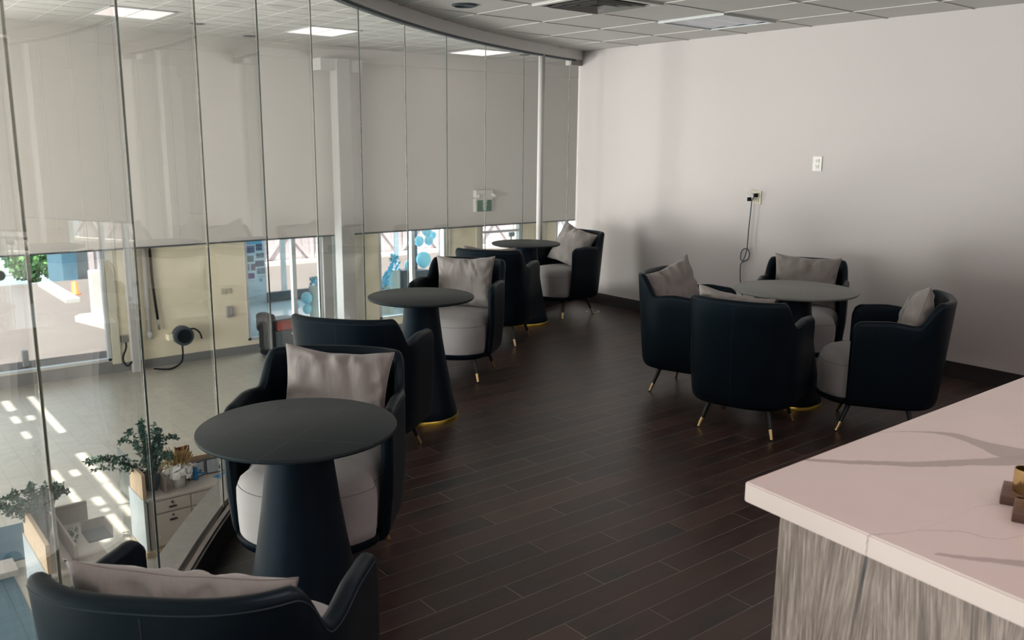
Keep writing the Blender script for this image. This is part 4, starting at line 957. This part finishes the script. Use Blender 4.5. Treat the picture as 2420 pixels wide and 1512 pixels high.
for _ in range(70):
    a = rnd.uniform(0, 2*PI); e = rnd.uniform(.0, .9); d = Vector((math.cos(a)*math.cos(e), math.sin(a)*math.cos(e), math.sin(e))); p = d*rnd.uniform(.06, .15)+Vector((0, 0, .14)); s_ = d.orthogonal().normalized()*rnd.uniform(.03, .06); u_ = d.cross(s_).normalized()*rnd.uniform(.03, .06)
    bm.faces.new([bm.verts.new(p-s_-u_*.2), bm.verts.new(p-u_), bm.verts.new(p+s_+d*.03), bm.verts.new(p+u_)])
link('wrapping', bm, 'paper', t)
bm = bmesh.new()
for _ in range(150):
    a = rnd.uniform(0, 2*PI); r_ = rnd.uniform(.0, .15); h_ = rnd.uniform(.26, .42); tube(bm, [(0, 0, .12), (math.cos(a)*r_*.6, math.sin(a)*r_*.6, h_*.7), (math.cos(a)*r_, math.sin(a)*r_, h_)], .003, 4, r1=.0055)
link('dried_stems', bm, 'wheat', t)
bm = bmesh.new()
for _ in range(170):
    a = rnd.uniform(-2.6, -.6); r_ = rnd.uniform(.04, .16); h_ = rnd.uniform(.22, .40); bmesh.ops.create_icosphere(bm, subdivisions=1, radius=rnd.uniform(.006, .013), matrix=Matrix.Translation((math.cos(a)*r_, math.sin(a)*r_, h_)))
link('pale_blooms', bm, mat('pale_gypsophila', (.55, .48, .30, 1), .8), t)
bm = bmesh.new(); box(bm, -.008, .008, -.085, .085, 0, .22); o = link('framed_picture', bm, 'maroon', None, loc=(-10.42, 3.24, ZD+.22)); o.rotation_euler = (0, 0, .1)
tag(o, 'maroon and gold picture card standing behind the dried bouquet', 'picture')
bm = bmesh.new(); box(bm, .008, .011, -.02, .02, .13, .22); l_ = link('gold_motif', bm, mat('gold_print', (.5, .25, .02, 1), .5), o)
bm = bmesh.new(); box(bm, -.03, .01, -.06, .06, -.22, 0); link('easel', bm, 'walnut', o)
t = empty('folding_frame', (-10.44, 3.52, ZD), .12); tag(t, 'navy double picture frame standing open on the desk', 'picture frame')
for k, (a, rz) in enumerate(((-.13, .25), (.13, -.2))):
    bm = bmesh.new(); box(bm, -.01, .01, -.125, .125, 0, .20, Matrix.Translation((0, a, 0)) @ Matrix.Rotation(rz, 4, 'Z')); f = link('frame_leaf', bm, mat('frame_navy', (.01, .025, .07, 1), .4), t)
    bm = bmesh.new(); box(bm, .010, .013, -.11, .11, .015, .185, Matrix.Translation((0, a, 0)) @ Matrix.Rotation(rz, 4, 'Z')); link('sheet', bm, 'endpanel', f)
    bm = bmesh.new(); box(bm, .013, .015, .03, .07, .04, .09, Matrix.Translation((0, a, 0)) @ Matrix.Rotation(rz, 4, 'Z')); link('print', bm, 'darkgrey', f)
bm = bmesh.new(); box(bm, -.10, .10, -.13, .13, 0, .003); o = link('blue_leaflet', bm, 'blue', None, loc=(-10.28, 3.72, ZD+.001)); o.rotation_euler = (0, 0, .4); tag(o, 'blue printed leaflet lying flat on the desk before the frame', 'leaflet')
t = empty('blue_toy_figure', (-10.36, 3.36, ZD)); tag(t, 'small blue and white figure standing by the frame', 'figurine')
bm = bmesh.new(); lathe(bm, [(.03, 0), (.035, .05), (.02, .09), (.03, .12), (.028, .15), (.001, .17)], 14); link('body', bm, 'blue', t, True)
bm = bmesh.new(); tube(bm, [(-.01, -.03, .10), (.02, .05, .09), (.03, .09, .07)], .014, 8); link('arms', bm, 'blue', t, True)
bm = bmesh.new(); lathe(bm, [(.001, .16), (.035, .175), (.03, .21), (.001, .22)], 14); link('cap', bm, 'endpanel', t, True)
t = empty('desk_tray', (-9.45, 2.0, ZD)); tag(t, 'dark open tray on the nearer reception desk', 'tray')
bm = bmesh.new(); box(bm, -.16, .16, -.12, .12, 0, .02); link('base', bm, 'darkgrey', t)
bm = bmesh.new(); box(bm, -.16, -.145, -.12, .12, .02, .13); box(bm, -.145, .16, .105, .12, .02, .13); link('rim', bm, 'oakgrey', t)
t = bouquet(-9.45, 1.74, ZD, .07, 'small green and orange posy in the nearer desk', 'leaf', 'treeleaf', 'small_plant', 9); 
o = boxobj('floor_mat', mat('dark_blue_mat', (.035, .085, .12, 1), .8, var=.3, scale=3), (-12.0, -10.9, .2, 1.75, ZL, ZL+.012)); tag(o, 'dark blue floor mat beside the nearer desk', 'mat')
o = boxobj('glass_screen', 'frost', (-12.3, -10.7, 2.95, 2.97, ZL, -2.55)); tag(o, 'low pale glass screen beside the reception desk with drawers', 'screen')
bm = bmesh.new(); box(bm, XO, -1, YA0-.10, YA0-.09, -2.7, 1.5); w_ = struct('window_30', bm, 'storeglass')
for k in range(10):
    bm = bmesh.new(); box(bm, XO+.1+k*2-.04, XO+.1+k*2+.04, YA0-.15, YA0, -2.7, 1.5); link('mullion', bm, 'alum', w_)
